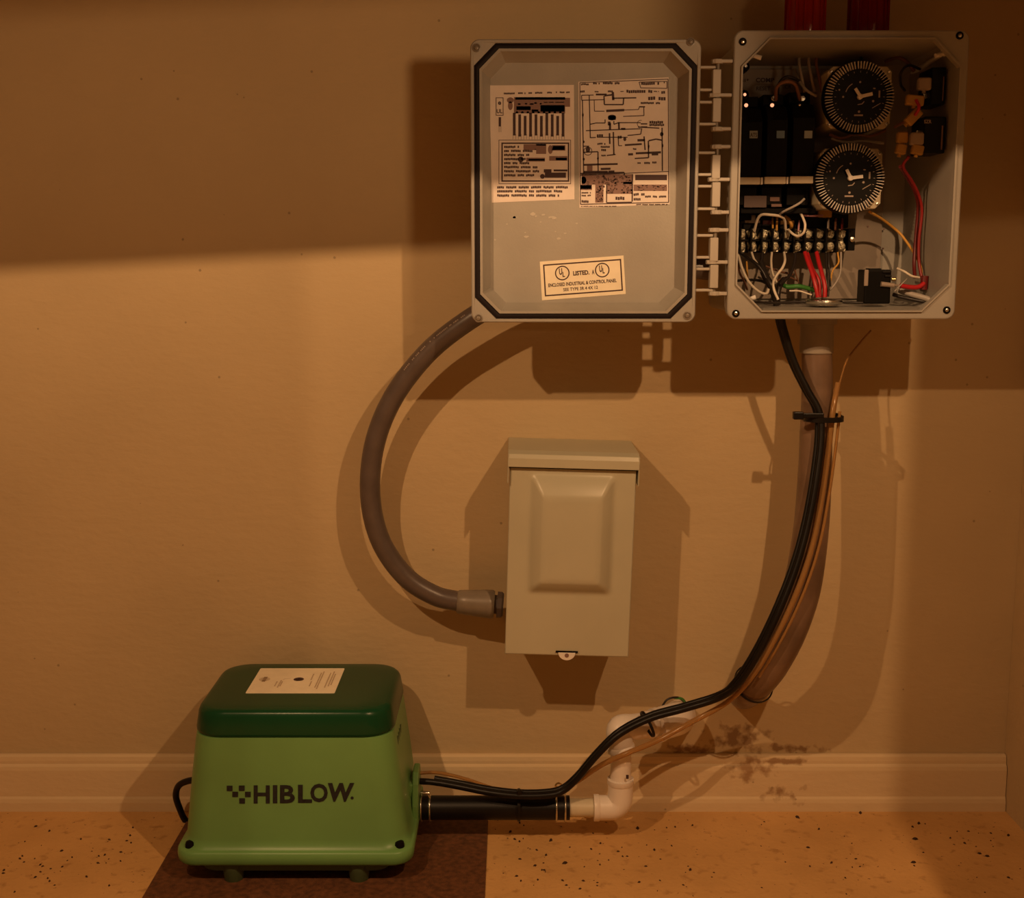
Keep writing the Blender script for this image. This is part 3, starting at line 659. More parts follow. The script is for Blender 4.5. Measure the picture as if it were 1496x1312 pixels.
# conduit bushing and clear tube end on the enclosure floor
# ---------------------------------------------------------------- wires
c6 = lambda x, y: (1060 + x / 7.48, 290 + y / 7.48)
cA = lambda x, y: (1060 + x / 9.973, 240 + y / 9.973)
cR = lambda x, y: (1200 + x / 4.686, 190 + y / 4.686)
c7 = lambda x, y: (1230 + x / 8.311, 370 + y / 8.311)
cT = lambda x, y: (1070 + x / 10.09, 60 + y / 10.09)
cU = lambda x, y: (1010 + x / 3.562, y / 3.562)
def wire(cv, pts, Y, r, m, lb, name='wire', cat='wire', group='wires in the enclosure', n=8, cap=None):
    Ys = Y if isinstance(Y, (list, tuple)) else [Y] * len(pts)
    if len(Ys) == 2 and len(pts) > 2: Ys = [Ys[0] + (Ys[1] - Ys[0]) * i / (len(pts) - 1) for i in range(len(pts))]
    b = B(); b.tube([P(*cv(*p), y) for p, y in zip(pts, Ys)], r, n)
    return b.link(name, m, label=lb, cat=cat, group=group, smooth=60)
W = wire
Z6 = -.071
W(c6, [(315, 355), (345, 240), (390, 180), (480, 178), (600, 195), (645, 240), (655, 340)], [-.07, -.078, -.084, -.088, -.086, -.078, -.07], .0017, 'wwhite', 'cream wire bridging over the second to fifth top terminals')
W(c6, [(575, 185), (640, 140), (740, 90), (810, 50), (860, 5)], [-.084, -.096, -.104, -.106, -.10], .0014, 'wgrey', 'pale grey wire rising to the right below the breakers')
W(c6, [(820, 160), (850, 220), (870, 290), (855, 370), (800, 410), (740, 390), (685, 340)], [-.082, -.09, -.094, -.094, -.088, -.082, -.07], .0015, 'wwhite', 'white wire hooked over the sixth top terminal')
W(c6, [(515, 350), (515, 280), (512, 215)], [-.069, -.068, -.060], .0012, 'wyel', 'yellowish wire into the fourth top terminal, left of a pair')
W(c6, [(558, 350), (560, 280), (565, 200)], [-.069, -.068, -.060], .0014, 'wyel', 'yellowish wire into the fourth top terminal, right of a pair')
W(c6, [(650, 200), (690, 230), (720, 290), (715, 320)], [-.060, -.064, -.066, -.06], .0022, 'wyel', 'thick orange wire arching behind the fifth top terminal')
W(c6, [(840, 180), (900, 188), (980, 190), (1060, 185)], [-.078, -.080, -.078, -.062], .0013, 'wpink', 'mauve wire running right towards the lower timer')
W(c6, [(795, 360), (800, 310), (805, 240)], [-.068, -.066, -.058], .0012, 'wpink', 'mauve wire dropping to the sixth top terminal')
for i, x in enumerate((1120, 1200, 1270)):
    W(c6, [(x, 345), (x + 3, 290), (x + 5, 225)], [-.069, -.066, -.054], .0014, ('wgrey', 'wbrown', 'wdred')[i], '%s wire into the %s top terminal from above' % (('grey', 'brown', 'dark red')[i], ('eighth', 'ninth', 'tenth')[i]))
# below the strip
W(c6, [(285, 590), (310, 660), (350, 720), (385, 790), (415, 890)], [-.070, -.078, -.086, -.09, -.092], .0014, 'wwhite', 'white wire from the second bottom terminal into the black bundle')
W(c6, [(505, 590), (498, 680), (505, 780), (530, 860), (560, 920)], [-.070, -.080, -.088, -.092, -.096], .0014, 'wwhite', 'cream wire from the fourth bottom terminal')
W(c6, [(640, 590), (648, 680), (620, 760), (550, 850), (520, 920), (530, 1000), (575, 1105)], [-.070, -.082, -.092, -.100, -.104, -.106, -.108], .0016, 'wwhite', 'white wire from the fifth bottom terminal curling down over the bundle')
W(c6, [(140, 620), (180, 760), (240, 890), (320, 985), (400, 1035), (450, 1035), (468, 990)], [-.070, -.09, -.10, -.106, -.108, -.108, -.106], .0017, 'wwhite', 'long cream wire sagging along the lower left of the enclosure')
W(c6, [(130, 650), (150, 800), (200, 900), (240, 1000)], [-.070, -.084, -.088, -.09], .0013, 'wbrown', 'brown wire hanging at the far left of the enclosure')
W(c6, [(160, 600), (240, 650), (330, 710), (400, 790), (440, 870)], [-.070, -.088, -.098, -.102, -.104], .0021, 'wblack', 'black wire slanting right from the first bottom terminal')
W(c6, [(230, 690), (235, 780), (240, 880)], [-.066, -.07, -.066], .0012, 'wyel', 'thin yellow wire at the left below the terminal strip')
W(c6, [(400, 600), (395, 720), (420, 840), (470, 960)], [-.070, -.078, -.088, -.098], .0022, 'wblack', 'black wire from the third bottom terminal')
W(c6, [(765, 600), (750, 720), (700, 840), (640, 900), (590, 940)], [-.070, -.080, -.090, -.096, -.10], .0019, 'wblack', 'black wire from the sixth bottom terminal curving left')
W(c6, [(755, 780), (775, 850), (800, 920)], [-.083, -.08, -.076], .0009, 'wbrown', 'thin brown branch wire beside the sixth terminal')
W(c6, [(440, 740), (600, 800), (740, 830)], [-.045, -.05, -.045], .0012, 'wbrown', 'brown wire behind the white wires, upper of two')
W(c6, [(560, 900), (680, 860), (790, 900)], [-.050, -.055, -.050], .0011, 'wbrown', 'brown wire behind the white wires, lower of two')
W(c6, [(600, 930), (680, 965), (800, 960), (930, 990), (1000, 1010)], [-.085, -.092, -.094, -.09, -.088], .0027, 'wgreen', 'green wire lying above the enclosure floor')
W(c6, [(700, 1010), (800, 1010), (870, 1030), (940, 1052)], [-.094, -.098, -.1, -.1], .0010, 'wwhite', 'thin white wire lying over the green wire')
W(c6, [(868, 590), (900, 690), (950, 830), (985, 960), (1010, 1080)], [-.070, -.084, -.096, -.102, -.104], .0026, 'wred', 'thick red wire from the seventh bottom terminal, leftmost')
W(c6, [(895, 600), (925, 700), (965, 800), (1020, 900), (1030, 1080)], [-.068, -.078, -.088, -.094, -.098], .0022, 'wred', 'red wire behind the thick one from the seventh bottom terminal')
W(c6, [(995, 590), (1020, 700), (1055, 830), (1085, 960), (1085, 1080)], [-.070, -.084, -.096, -.102, -.104], .0026, 'wred', 'thick red wire from the eighth bottom terminal')
W(c6, [(1100, 600), (1102, 720), (1112, 850), (1125, 960), (1120, 1070)], [-.070, -.078, -.086, -.09, -.094], .0014, 'wblack', 'black wire straight down from the ninth bottom terminal, left one')
W(c6, [(1128, 600), (1128, 720), (1140, 870), (1145, 960)], [-.070, -.076, -.08, -.084], .0012, 'wblack', 'black wire straight down from the ninth bottom terminal, right one')
W(c6, [(1225, 590), (1235, 700), (1170, 790), (1150, 900)], [-.070, -.076, -.08, -.08], .0011, 'wyel', 'thin yellowish wire from the tenth bottom terminal')
W(c6, [(1262, 590), (1262, 720), (1250, 830), (1200, 930), (1140, 1000)], [-.070, -.078, -.084, -.088, -.09], .0012, 'wgrey', 'grey wire looping left from the tenth bottom terminal')
W(c6, [(120, 900), (260, 890), (380, 900), (470, 940)], [-.07, -.08, -.09, -.096], .0016, 'wblack', 'black wire lying across the lower left of the enclosure')
# bundle entering from the floor of the enclosure
W(c6, [(380, 700), (440, 860), (500, 960), (550, 1100), (560, 1160)], [-.082, -.094, -.100, -.100, -.098], .0046, 'wblack', 'thick black cable end in the lower left of the enclosure')
W(c6, [(640, 880), (590, 960), (570, 1060), (570, 1150)], [-.088, -.094, -.098, -.098], .0034, 'wblack', 'thick black cable end to the right of the thicker one')
# long wire on the floor, from the clip to the relay
W(c6, [(300, 1130), (520, 1140), (800, 1130), (1220, 1130), (1500, 1140)], [-.13, -.12, -.115, -.115, -.118], .0015, 'wblack', 'dark wire along the floor of the enclosure to the black relay')
# right part
W(cR, [(330, 560), (400, 600), (470, 650), (540, 710), (600, 790), (650, 870), (680, 940), (685, 1000)], [-.10, -.08, -.07, -.07, -.078, -.09, -.10, -.105], .0016, 'wyel', 'long yellow wire arching down right from the lower timer')
W(cR, [(520, 948), (570, 970), (620, 1000), (670, 1010)], [-.10, -.11, -.112, -.108], .0014, 'wwhite', 'cream wire running down into the red tape')
W(cR, [(540, 250), (590, 330), (640, 420), (662, 520), (650, 700), (635, 900), (640, 1010)], [-.14, -.115, -.10, -.092, -.090, -.095, -.105], .0022, 'wdred', 'dark red wire down the right side, left of the pair')
W(cR, [(600, 180), (560, 250), (620, 350), (668, 450), (688, 560), (668, 750), (668, 900), (690, 1030)], [-.148, -.14, -.12, -.105, -.10, -.10, -.102, -.108], .0018, 'wmar', 'red wire down the right side, right of the pair')
W(cR, [(540, 1065), (600, 1075), (660, 1075), (700, 1050), (700, 1010)], [-.118, -.116, -.114, -.112, -.108], .0028, 'wred', 'thick red wire turning left to the black relay')
b = B(); p = P(*cR(700, 1045), -.110); b.cyl(p + Vector((0, 0, -.008)), p + Vector((.0012, 0, .008)), .0046, .0042, 12); b.link('tape_wrap', 'wdred', label='dark red tape round the wires in the lower right of the enclosure', cat='tape', smooth=40)
W(c7, [(700, 450), (850, 500), (1000, 540), (1100, 575), (1150, 545)], [-.10, -.11, -.115, -.118, -.116], .0034, 'wgrey', 'thick grey cable end in the lower right corner, lower one')
W(c7, [(960, 425), (1060, 450), (1160, 470), (1180, 490)], [-.10, -.108, -.112, -.112], .0034, 'conng', 'thick grey cable end in the lower right corner, upper one')
W(c7, [(620, 500), (760, 540), (950, 580), (1140, 610)], [-.10, -.108, -.112, -.116], .0022, 'wblack', 'black wire under the grey cables in the lower right corner')
W(c7, [(640, 460), (700, 400), (760, 340), (790, 310)], [-.118, -.12, -.12, -.112], .0007, 'wgrey', 'hair thin grey wire beside the black relay')
W(cU, [(1190, 360), (1130, 340), (1090, 380), (1090, 440), (1110, 470)], [-.09, -.105, -.11, -.10, -.08], .0016, 'wblack', 'black loop of wire right of the upper timer')
W(cU, [(1170, 520), (1185, 560), (1165, 600)], [-.159, -.163, -.158], .0018, 'wred', 'short red wire between the yellow connectors')
W(cU, [(1060, 660), (1100, 640), (1150, 620), (1180, 590)], [-.12, -.135, -.145, -.150], .0019, 'wbrown', 'brown wire rising right towards the yellow connectors')
W(cU, [(720, 700), (780, 720), (850, 700), (930, 710), (1010, 680)], [-.09, -.098, -.10, -.098, -.09], .0017, 'wbrown', 'brown wire passing between the two timers')
W(cU, [(730, 720), (800, 740), (900, 735), (1000, 745)], [-.09, -.094, -.094, -.09], .0017, 'wgrey', 'grey wire passing between the two timers')
W(cU, [(540, 360), (560, 420), (600, 470), (650, 500)], [-.06, -.08, -.09, -.09], .0017, 'wgrey', 'grey wire slanting down to the right breaker')
W(cU, [(440, 520), (445, 455), (490, 425), (540, 440), (565, 520)], [-.09, -.105, -.11, -.105, -.09], .0021, 'wbrown', 'brown wire arched over the middle breaker')
W(cU, [(450, 520), (455, 440), (500, 400), (570, 430), (590, 500)], [-.07, -.08, -.085, -.08, -.07], .0018, 'wblack', 'black wire arched behind the brown one')
for i, (x, lb, m) in enumerate(((560, 'grey wire hanging from the top left of the timer', 'wgrey'), (610, 'pale wire hanging from the top beside the upper timer', 'conng'), (650, 'dark wire hanging from the top beside the upper timer', 'wbrown'))):
    W(cU, [(x + 10, 250), (x, 320), (x + 14, 400), (x + 30, 480)], [-.05, -.07, -.08, -.085], .0018, m, lb)
W(cU, [(880, 220), (885, 290), (870, 340), (820, 330)], [-.05, -.07, -.08, -.08], .0014, 'wblack', 'black wire behind the top of the upper timer')
W(cU, [(1010, 320), (1070, 300), (1120, 320), (1160, 370)], [-.06, -.075, -.08, -.085], .0020, 'wbrown', 'brown wire arching at the top right of the enclosure')
b = B(); p = P(1088, 98, -.09); b.lathe(p, (0, -1, 0), [(-.06, .0055), (0, .0055), (.004, .005), (.006, .003)], 16); b.mi = 1; b.lathe(p, (0, -1, 0), [(.006, .0022), (.008, .0016)], 10)
b.link('push_button', ['black', 'steel'], label='small black round button at the top left of the enclosure', cat='button', smooth=35)
b = B(); p = P(1087, 139, -.1); b.lathe(p, (0, -1, 0), [(-.06, .006), (0, .006), (.004, .005), (.005, .003)], 16); b.mi = 1; b.lathe(p, (0, -1, 0), [(.005, .0018), (.007, .0012)], 10)
b.link('indicator_button', ['black', 'led'], label='small black button with a lit pink dot above the left breaker', cat='button', smooth=35)

# ================================================================= disconnect box
dc = P(835, 958, -.111)
ROT = math.radians(1.6)
db = thing('disconnect_box', 'small khaki safety switch box with an embossed cover, hung under the enclosure', 'electrical box', (dc.x - .006, 0, dc.z))
cx, z0 = dc.x - .006, dc.z
def RM(p):                                        # the whole box hangs a little askew
    return Matrix.Translation((cx, 0, z0)) @ Matrix.Rotation(ROT, 4, 'Y') @ Matrix.Translation((-cx, 0, -z0)) @ Vector(p)
def rot(b):
    for v in b.bm.verts: v.co = RM(v.co)
    return b
hw = .0755; ht = .252; xo = cx + .0
b = B(); b.box(xo - hw + .002, xo + hw - .002, -.100, -.0008, z0 + .004, z0 + ht - .012); rot(b); b.link('back_box', 'disc', db, bevel=.002)
# cover with a raised panel
fx0, fx1, fz0, fz1 = xo - hw, xo + hw, z0, z0 + ht - .0195
b = B()
n = 5
def g(x0, x1, q0, q1, r, y): return xz(rr(x0, x1, q0, q1, r, n), y)
ex0, ex1, ez0, ez1 = fx0 + .026, fx1 - .026, fz0 + .080, fz1 - .010
b.loft([g(fx0, fx1, fz0, fz1 + .006, .001, -.101), g(fx0, fx1, fz0, fz1 + .006, .001, -.1100), g(fx0 + .001, fx1 - .001, fz0 + .001, fz1 + .006, .001, -.111),
        g(fx0 + .002, fx1 - .002, fz0 + .002, fz1 + .005, .001, -.111), g(ex0 - .0055, ex1 + .0055, ez0 - .0055, ez1 + .0055, .008, -.111), g(ex0 - .003, ex1 + .003, ez0 - .003, ez1 + .003, .007, -.1111), g(ex0, ex1, ez0, ez1, .006, -.1122), g(ex0 + .003, ex1 - .003, ez0 + .003, ez1 - .003, .006, -.1155), g(ex0 + .0125, ex1 - .0125, ez0 + .0125, ez1 - .020, .004, -.1240),
        g(ex0 + .015, ex1 - .015, ez0 + .015, ez1 - .0235, .004, -.1254), g(ex0 + .021, ex1 - .021, ez0 + .021, ez1 - .030, .004, -.1258)])
rot(b); cov = b.link('cover', 'disc', db, smooth=50)
# rain hood: top cap, drooping front flange and side ears
b = B(); hx0, hx1 = xo - hw - .0028, xo + hw + .0028; ft = z0 + ht - .0005
b.loft([[Vector((x, y, z)) for y, z in ((-.0008, ft), (-.105, ft), (-.1165, ft - .003), (-.1185, ft - .008), (-.1185, ft - .0185), (-.1170, ft - .0185), (-.1165, ft - .012), (-.104, ft - .004), (-.0008, ft - .004))] for x in (hx0, hx1)])
for x in (hx0, hx1 - .0012): b.box(x, x + .0012, -.1185, -.001, ft - .038, ft - .003)
rot(b); b.link('rain_hood', 'disc', db, bevel=.0008)
b = B(); b.box(hx0 + .0016, hx1 - .0016, -.1125, -.111, ft - .0205, ft - .018); rot(b); b.link('hood_gap', 'black', db)
b = B()
pts = [(.0105 * math.cos(a), .0105 * .92 * math.sin(a)) for a in [PI + PI * i / 14 for i in range(15)]]
b.poly([Vector((xo + x, -.1135, z0 + .0045 + z)) for x, z in pts], (0, .0018, 0)); rot(b); hs = b.link('hasp', 'white', db, bevel=.0004)
b = B(); b.cyl((xo, -.1137, z0 + .0012), (xo, -.1140, z0 + .0012), .0026, n=16); Ink(b, lambda x, y: Vector((xo + x, -.11365, z0 - .001 - y))); rot(b); b.link('seal_mark', 'inkb', hs)
b = B(); b.box(xo - .0135, xo + .0135, -.1128, -.111, z0 + .0042, z0 + .0062); rot(b); b.link('hasp_slot', 'black', db)

# flexible conduit between the enclosure and the disconnect box
cpts = [(1040, 394, -.085), (1000, 392, -.085), (900, 398, -.084), (800, 416, -.082), (740, 438, -.080), (687, 466, -.078), (625, 515, -.070), (575, 580, -.064), (547, 650, -.060), (541, 725, -.057), (556, 790, -.055), (592, 842, -.053), (635, 870, -.052), (672, 879, -.052)]
t = thing('flexible_conduit', 'grey flexible conduit curving from behind the lid down to the khaki box', 'conduit', P(672, 895, -.052))
b = B(); b.tube([P(*q) for q in cpts], .0127, 20, 8); b.link('conduit_tube', 'conduit', t, smooth=60)
path = b.path
# faint print along the conduit
b2 = B(); rng = [i for i in range(len(path) - 1) if P(600, 540, -.07).z < path[i].z < P(690, 462, -.078).z and path[i].x < .0]
tot = 0
for i in rng:
    a, c = path[i], path[i + 1]; d = (c - a); L = d.length; d.normalize(); up = Vector((0, -1, 0)).cross(d).normalized()
    if up.x > 0 or up.z < 0: up = -up
    nn = (Vector((0, -1, 0)) * .80 + up * .60).normalized(); side_ = d.cross(nn)
    kk = 0.0
    while kk < L:
        if random.random() < .75:
            p = a + d * kk + nn * .01285
            b2.f([b2.bm.verts.new(p + d * u_ + side_ * v_) for u_, v_ in ((0, -.0009), (.0013, -.0009), (.0013, .0009), (0, .0009))])
        kk += .0022
b2.link('conduit_print', 'conng', t)
b = B(); p, q = P(668, 879, -.052), P(722, 883, -.052); ax = (q - p).normalized(); L = (q - p).length
b.lathe(p, ax, [(0, .0135), (.002, .0150), (.012, .0158), (L * .8, .0178), (L * .95, .0182), (L, .0170)], 24); ft_ = b.link('conduit_fitting', 'fitting', t, smooth=35)
b = B(); b.lathe(q, ax, [(0, .0125), (.0035, .0125), (.0036, .0170), (.009, .0170), (.0115, .0150)], 8); b.link('lock_nut', 'conduit', ft_, smooth=20)

# ================================================================= big hose, cables and tube below the enclosure
p = P(1194, 470, -.088); zb = EZ0
t = thing('conduit_adapter', 'grey male adapter under the enclosure above the wide hose', 'pipe fitting', (p.x, -.088, P(0, 516, -.088).z))
z1 = P(1194, 516, -.088).z
b = B(); b.lathe((p.x, -.088, z1), (0, 0, 1), [(0, .0192), (.001, .0200), (zb - z1 - .010, .0196), (zb - z1 - .0095, .023), (zb - z1 + .0045, .023)], 28); b.link('adapter_body', 'gpvc', t, smooth=30)
b = B(); bz = P(1195, 442, -.09).z; b.torus((p.x, -.115, EZ0 + .0175), (0, 0, 1), .0190, .0030, 28, 8); b.cyl((p.x, -.115, EZ0 + .0135), (p.x, -.115, EZ0 + .0180), .0165, n=24)
b.link('lock_ring', 'steel', t, smooth=40)
hp = [(1193, 512, -.088), (1194, 560, -.092), (1192, 640, -.099), (1190, 700, -.105), (1184, 780, -.115), (1171, 860, -.124), (1149, 922, -.128), (1122, 972, -.118), (1100, 1000, -.100), (1089, 1012, -.060), (1085, 1016, -.0012)]
hr = [.0178, .0182, .0192, .020, .021, .0225, .0235, .0235, .022, .020, .018]
t = thing('smoky_hose', 'wide smoky brown hose hanging from the enclosure and bending left into the wall', 'hose', P(1055, 1070, -.02))
b = B(); b.tube([P(*q) for q in hp], hr, 24, 6); b.link('hose_tube', 'hose', t, smooth=60); hpath = b.path
# cables lie against the hose
def cable(offs, r, m, lb, name='power_cable', parts=None, cat='cable', group=None, pts=None):
    b = B(); b.tube([P(x + offs[0], y + offs[1], Y + offs[2]) for x, y, Y in pts], r, 12, 8)
    return b.link(name, m, label=lb, cat=cat, group=group, smooth=60)
cp = [(1141.5, 463.5, -.121), (1145, 480, -.120), (1160, 528, -.121), (1180, 570, -.125), (1197, 602, -.129), (1200, 640, -.134), (1193, 700, -.142), (1181, 765, -.150), (1163, 830, -.158), (1136, 898, -.164), (1106, 958, -.160), (1078, 1000, -.142), (1050, 1020, -.120),
      (1000, 1036, -.112), (950, 1050, -.120), (905, 1073, -.129), (872, 1104, -.130), (843, 1138, -.124), (822, 1156, -.122), (800, 1162, -.124), (760, 1163, -.124), (715, 1158, -.119), (670, 1149, -.110), (635, 1143, -.104), (606, 1141, -.100)]
cable((0, 0, 0), .0040, 'blackr', 'black power cable down the hose to the pump, the nearer of two', pts=cp, group='black cables to the pump')
cable((-6.0, -3, .0070), .0033, 'blackr', 'black power cable down the hose to the pump, the one behind', pts=[(x + (6 if i > 11 else 0), y - (3 if i > 11 else 0), Y) for i, (x, y, Y) in enumerate(cp[:-1])], group='black cables to the pump')
tp = [(1270, 481, -.06), (1255, 498, -.075), (1235, 525, -.09), (1224, 560, -.108), (1217, 600, -.120), (1210, 660, -.127), (1200, 730, -.137), (1186, 800, -.149), (1163, 868, -.159), (1131, 935, -.160), (1099, 988, -.147), (1062, 1026, -.112), (1012, 1054, -.105),
      (960, 1082, -.118), (915, 1101, -.124), (880, 1117, -.118), (845, 1140, -.106), (815, 1158, -.100), (790, 1162, -.094), (750, 1160, -.090), (715, 1150, -.086), (680, 1138, -.082), (640, 1129, -.080), (606, 1130, -.085)]
cable((0, 0, 0), .0034, 'tube', 'clear amber air tube beside the black cables', name='air_tube', cat='tube', pts=[(x, y, Y) for x, y, Y in tp[3:18]])
cable((2, 2, .001), [.0011] * 4, 'tube', 'thin clear tube rising right from the hose to the enclosure', name='thin_tube', cat='tube', pts=tp[:4])
cable((0, 0, 0), .0022, 'tube', 'thin yellowish tube arching behind the black hose to the pump', name='signal_tube', cat='tube', pts=tp[17:])
cable((10, 1, .002), .0018, 'tube', 'second thin amber tube on the right edge of the wide hose', name='signal_tube', cat='tube', pts=[(x, y, Y - .0005) for x, y, Y in tp[4:11]])
# cable ties
def tie(px, py, Y, R_, ax, lb, head=None, tail=None, wd=.0042, sq=None):
    p = P(px, py, Y); t = thing('cable_tie', lb, 'cable tie', p, 'black cable ties')
    b = B(); a = Vector(ax).normalized(); b.torus(p, a, R_, .0010, 30, 6, 1, wd / .0020)
    b.link('strap', 'blackr', t, smooth=40)
    if head is not None:
        h = P(*head); b = B(); b.box(-.0032, .0032, -.003, .003, -.0036, .0036, Matrix.Translation(h)); b.link('tie_head', 'blackr', t, bevel=.0008)
    if tail:
        b = B(); b.tube([P(*q) for q in tail], .0014, 6, 4); b.link('tie_tail', 'blackr', t, smooth=40)
b = B(); t = thing('cable_tie', 'black cable tie strapping the cables across the top of the wide hose', 'cable tie', P(1195, 610, -.1), 'black cable ties')
lp = rr(-.0205, .0265, -.040, .0215, .019, 8); cc = P(1193, 608, -.096)
b.loft([[Vector((cc.x + x * s_, cc.y + y * s_ , cc.z + dz)) for x, y in lp] for s_, dz in ((1, -.0030), (1, .0030), (.94, .0030), (.94, -.0030))], ring=True)
b.link('strap', 'blackr', t, smooth=40)
b = B(); h = P(1166, 607, -.134); b.box(-.0060, .0060, -.004, .004, -.0045, .0045, Matrix.Translation(h)); b.box(.004, .030, -.002, .001, -.003, .003, Matrix.Translation(h)); b.link('tie_head', 'blackr', t, bevel=.0012)
d_ = (P(1092, 1008, -.082) - P(1112, 987, -.111)).normalized()
tie(1101, 999, -.100, .0248, d_, 'black cable tie round the wide hose where it bends to the wall')
tie(758, 1176, -.100, .0195, (1, 0, 0), 'black cable tie round the black rubber hose at the pump', head=(759, 1158, -.124))
b = B(); t = thing('cable_tie', 'black cable tie hanging below the cable over the white elbow', 'cable tie', P(946, 1066, -.088), 'black cable ties')
b.torus(P(946, 1058, -.105), (1, .25, .4), .0165, .0010, 24, 6, 1, 2.0); b.link('strap', 'blackr', t, smooth=40)
# ring of wire behind the upper elbow
b = B(); b.tube([P(*q) for q in ((958, 1040, -.045), (966, 1034, -.05), (975, 1022, -.05), (990, 1019, -.045), (1000, 1026, -.04))], .0014, 8, 6); b.mi = 1
b.tube([P(*q) for q in ((985, 1019.5, -.046), (996, 1021, -.043), (1003, 1029, -.038))], .0018, 8, 4); b.link('tracer_wire', ['wblack', 'wgreen'], label='thin black and green wire looped over the white elbow at the wall', cat='wire', smooth=60)

# ================================================================= white pvc and rubber hose
YP = -.100
AX = P(720, 1180, YP).z
def PA(px): return Vector((P(px, 1180, YP).x, YP, AX))
zh = AX
hx = PA(612).x; hx2 = PA(832).x; ex = PA(906).x
t = thing('rubber_hose', 'thick black rubber hose lying from the pump to the white elbow', 'hose', ((hx + hx2) / 2, YP, zh - .0135))
b = B(); b.lathe((hx - .004, YP, zh), (1, 0, 0), [(0, .0115), (0, .0150), (hx2 - hx + .004, .0152), (hx2 - hx + .004, .0118)], 28); b.link('hose_tube', 'blackr', t, smooth=40)
for nm, px in (('near the pump', 622), ('near the white pipe', 819)):
    p = PA(px)
    t = thing('hose_clamp', 'pair of silver wire rings clamping the black hose %s' % nm, 'hose clamp', p - Vector((0, 0, .0165)), 'hose clamps')
    for dx in (-.0055, .0055):
        b = B(); b.torus(p + Vector((dx, 0, 0)), (1, 0, 0), .0162, .0013, 32, 8); b.link('clamp_wire', 'steel', t, smooth=60)
    if px < 700:
        b = B()
        for dx in (-.0055, .0055): b.cyl(p + Vector((dx, -.006, .0155)), p + Vector((dx * .5, -.007, .022)), .0013, n=8)
        b.lathe(p + Vector((-.006, -.008, .023)), (1, 0, 0), [(0, .0022), (.002, .0026), (.010, .0026), (.012, .0018)], 12); b.link('clamp_screw', 'steel', t, smooth=40)
    else:
        b = B(); b.torus(P(626 + 190, 1148, YP - .004), (0, -1, 0), .0035, .0012, 16, 6); b.link('clamp_tab', 'brass', t, smooth=40)
t = thing('pvc_pipework', 'white pvc elbows stepping from the black hose up and back into the wall', 'pipe', PA(880) - Vector((0, 0, .016)))
b = B(); b.cyl((hx2 - .012, YP, zh), (PA(870).x, YP, zh), .0115, n=24); b.link('pipe_stub', 'cream', t, smooth=40)
def elbow(pts, r, rim, name='elbow'):
    b = B(); b.tube(pts, r, 24, 6)
    for p, q in ((pts[0], pts[1]), (pts[-1], pts[-2])):
        d = (Vector(q) - Vector(p)).normalized(); b.lathe(Vector(p) - d * .0005, d, [(0, r), (0, r + rim), (.006, r + rim), (.0075, r)], 24)
    return b.link(name, 'pvc', t, smooth=45)
zt = P(905, 1100, YP).z
elbow([(PA(868).x, YP, zh), (PA(885).x, YP, zh), (ex - .008, YP, zh + .001), (ex - .001, YP, zh + .008), (ex, YP, zh + .022), (ex, YP, zh + .038)], .0155, .0012)
b = B(); b.cyl((ex, YP, zh + .02), (ex, YP, zt + .012), .0130, n=24); b.link('pipe_riser', 'pvc', t, smooth=40)
top = P(908, 1072, YP)
e0 = Vector((ex, YP, zt + .004))
elbow([e0, e0 + Vector((-.002, 0, .014)), Vector((ex - .001, YP + .003, top.z + .006)), P(925, 1062, -.088), P(950, 1059, -.070)], .0162, .0014)
b = B(); b.cyl(P(940, 1060, -.078), P(990, 1052, -.050), .0128, n=24); b.link('pipe_link', 'pvc', t, smooth=40)
elbow([P(958, 1060, -.068), P(976, 1054, -.058), P(989, 1050, -.046), P(992, 1047, -.026), P(992, 1046, -.0008)], .0212, .0010)
t2_ = B(); k = Ink(t2_, lambda x, y: P(x, y, -.104)); 
bb = B(); Ink(bb, lambda x, y: P(x, y, YP - .0178)).rect(914.5, 1132, 918.5, 1138); bb.link('dirt_spot', 'ink', t)

# ================================================================= the air pump
px_, py_ = -.2545, -.117
ap = thing('air_pump', 'green linear air pump with dark green lid standing on the floor by the wall', 'air pump', (px_, py_, 0))   # its feet press into the dark patch
def sq(w_, d_, r, z, n=8, cy=py_): return xy(rr(px_ - w_ / 2, px_ + w_ / 2, cy - d_ / 2, cy + d_ / 2, r, n), z)
b = B(); b.loft([sq(.262, .190, .020, .0270), sq(.272, .199, .022, .0275), sq(.2765, .203, .024, .030), sq(.2785, .205, .025, .036), sq(.277, .2035, .0245, .0425), sq(.272, .199, .023, .0445), sq(.240, .175, .03, .0450)])
b.link('base_flange', 'green', ap, smooth=50)
b = B(); b.loft([sq(.205, .165, .02, .0135), sq(.222, .180, .02, .0165), sq(.228, .186, .02, .0285)]); b.link('bottom_pan', 'feet', ap, smooth=40)
b = B(); b.loft([sq(.272, .196, .030, .0440), sq(.266, .188, .032, .0475), sq(.2625, .1835, .032, .056), sq(.2480, .1803, .032, .120), sq(.2345, .178, .032, .172), sq(.2320, .1765, .032, .1785), sq(.2240, .170, .030, .1800)])
body = b.link('body', 'green', ap, smooth=50)
b = B(); b.loft([sq(.2300, .176, .034, .1795), sq(.2330, .179, .035, .1815), sq(.2335, .1795, .035, .1840), sq(.2275, .1745, .034, .2030), sq(.2245, .1720, .034, .2070), sq(.2190, .1675, .033, .2098), sq(.2110, .1600, .030, .2108), sq(.18, .13, .03, .2112), sq(.10, .06, .015, .2114)])
lidp = b.link('lid', 'dgreen', ap, smooth=60)
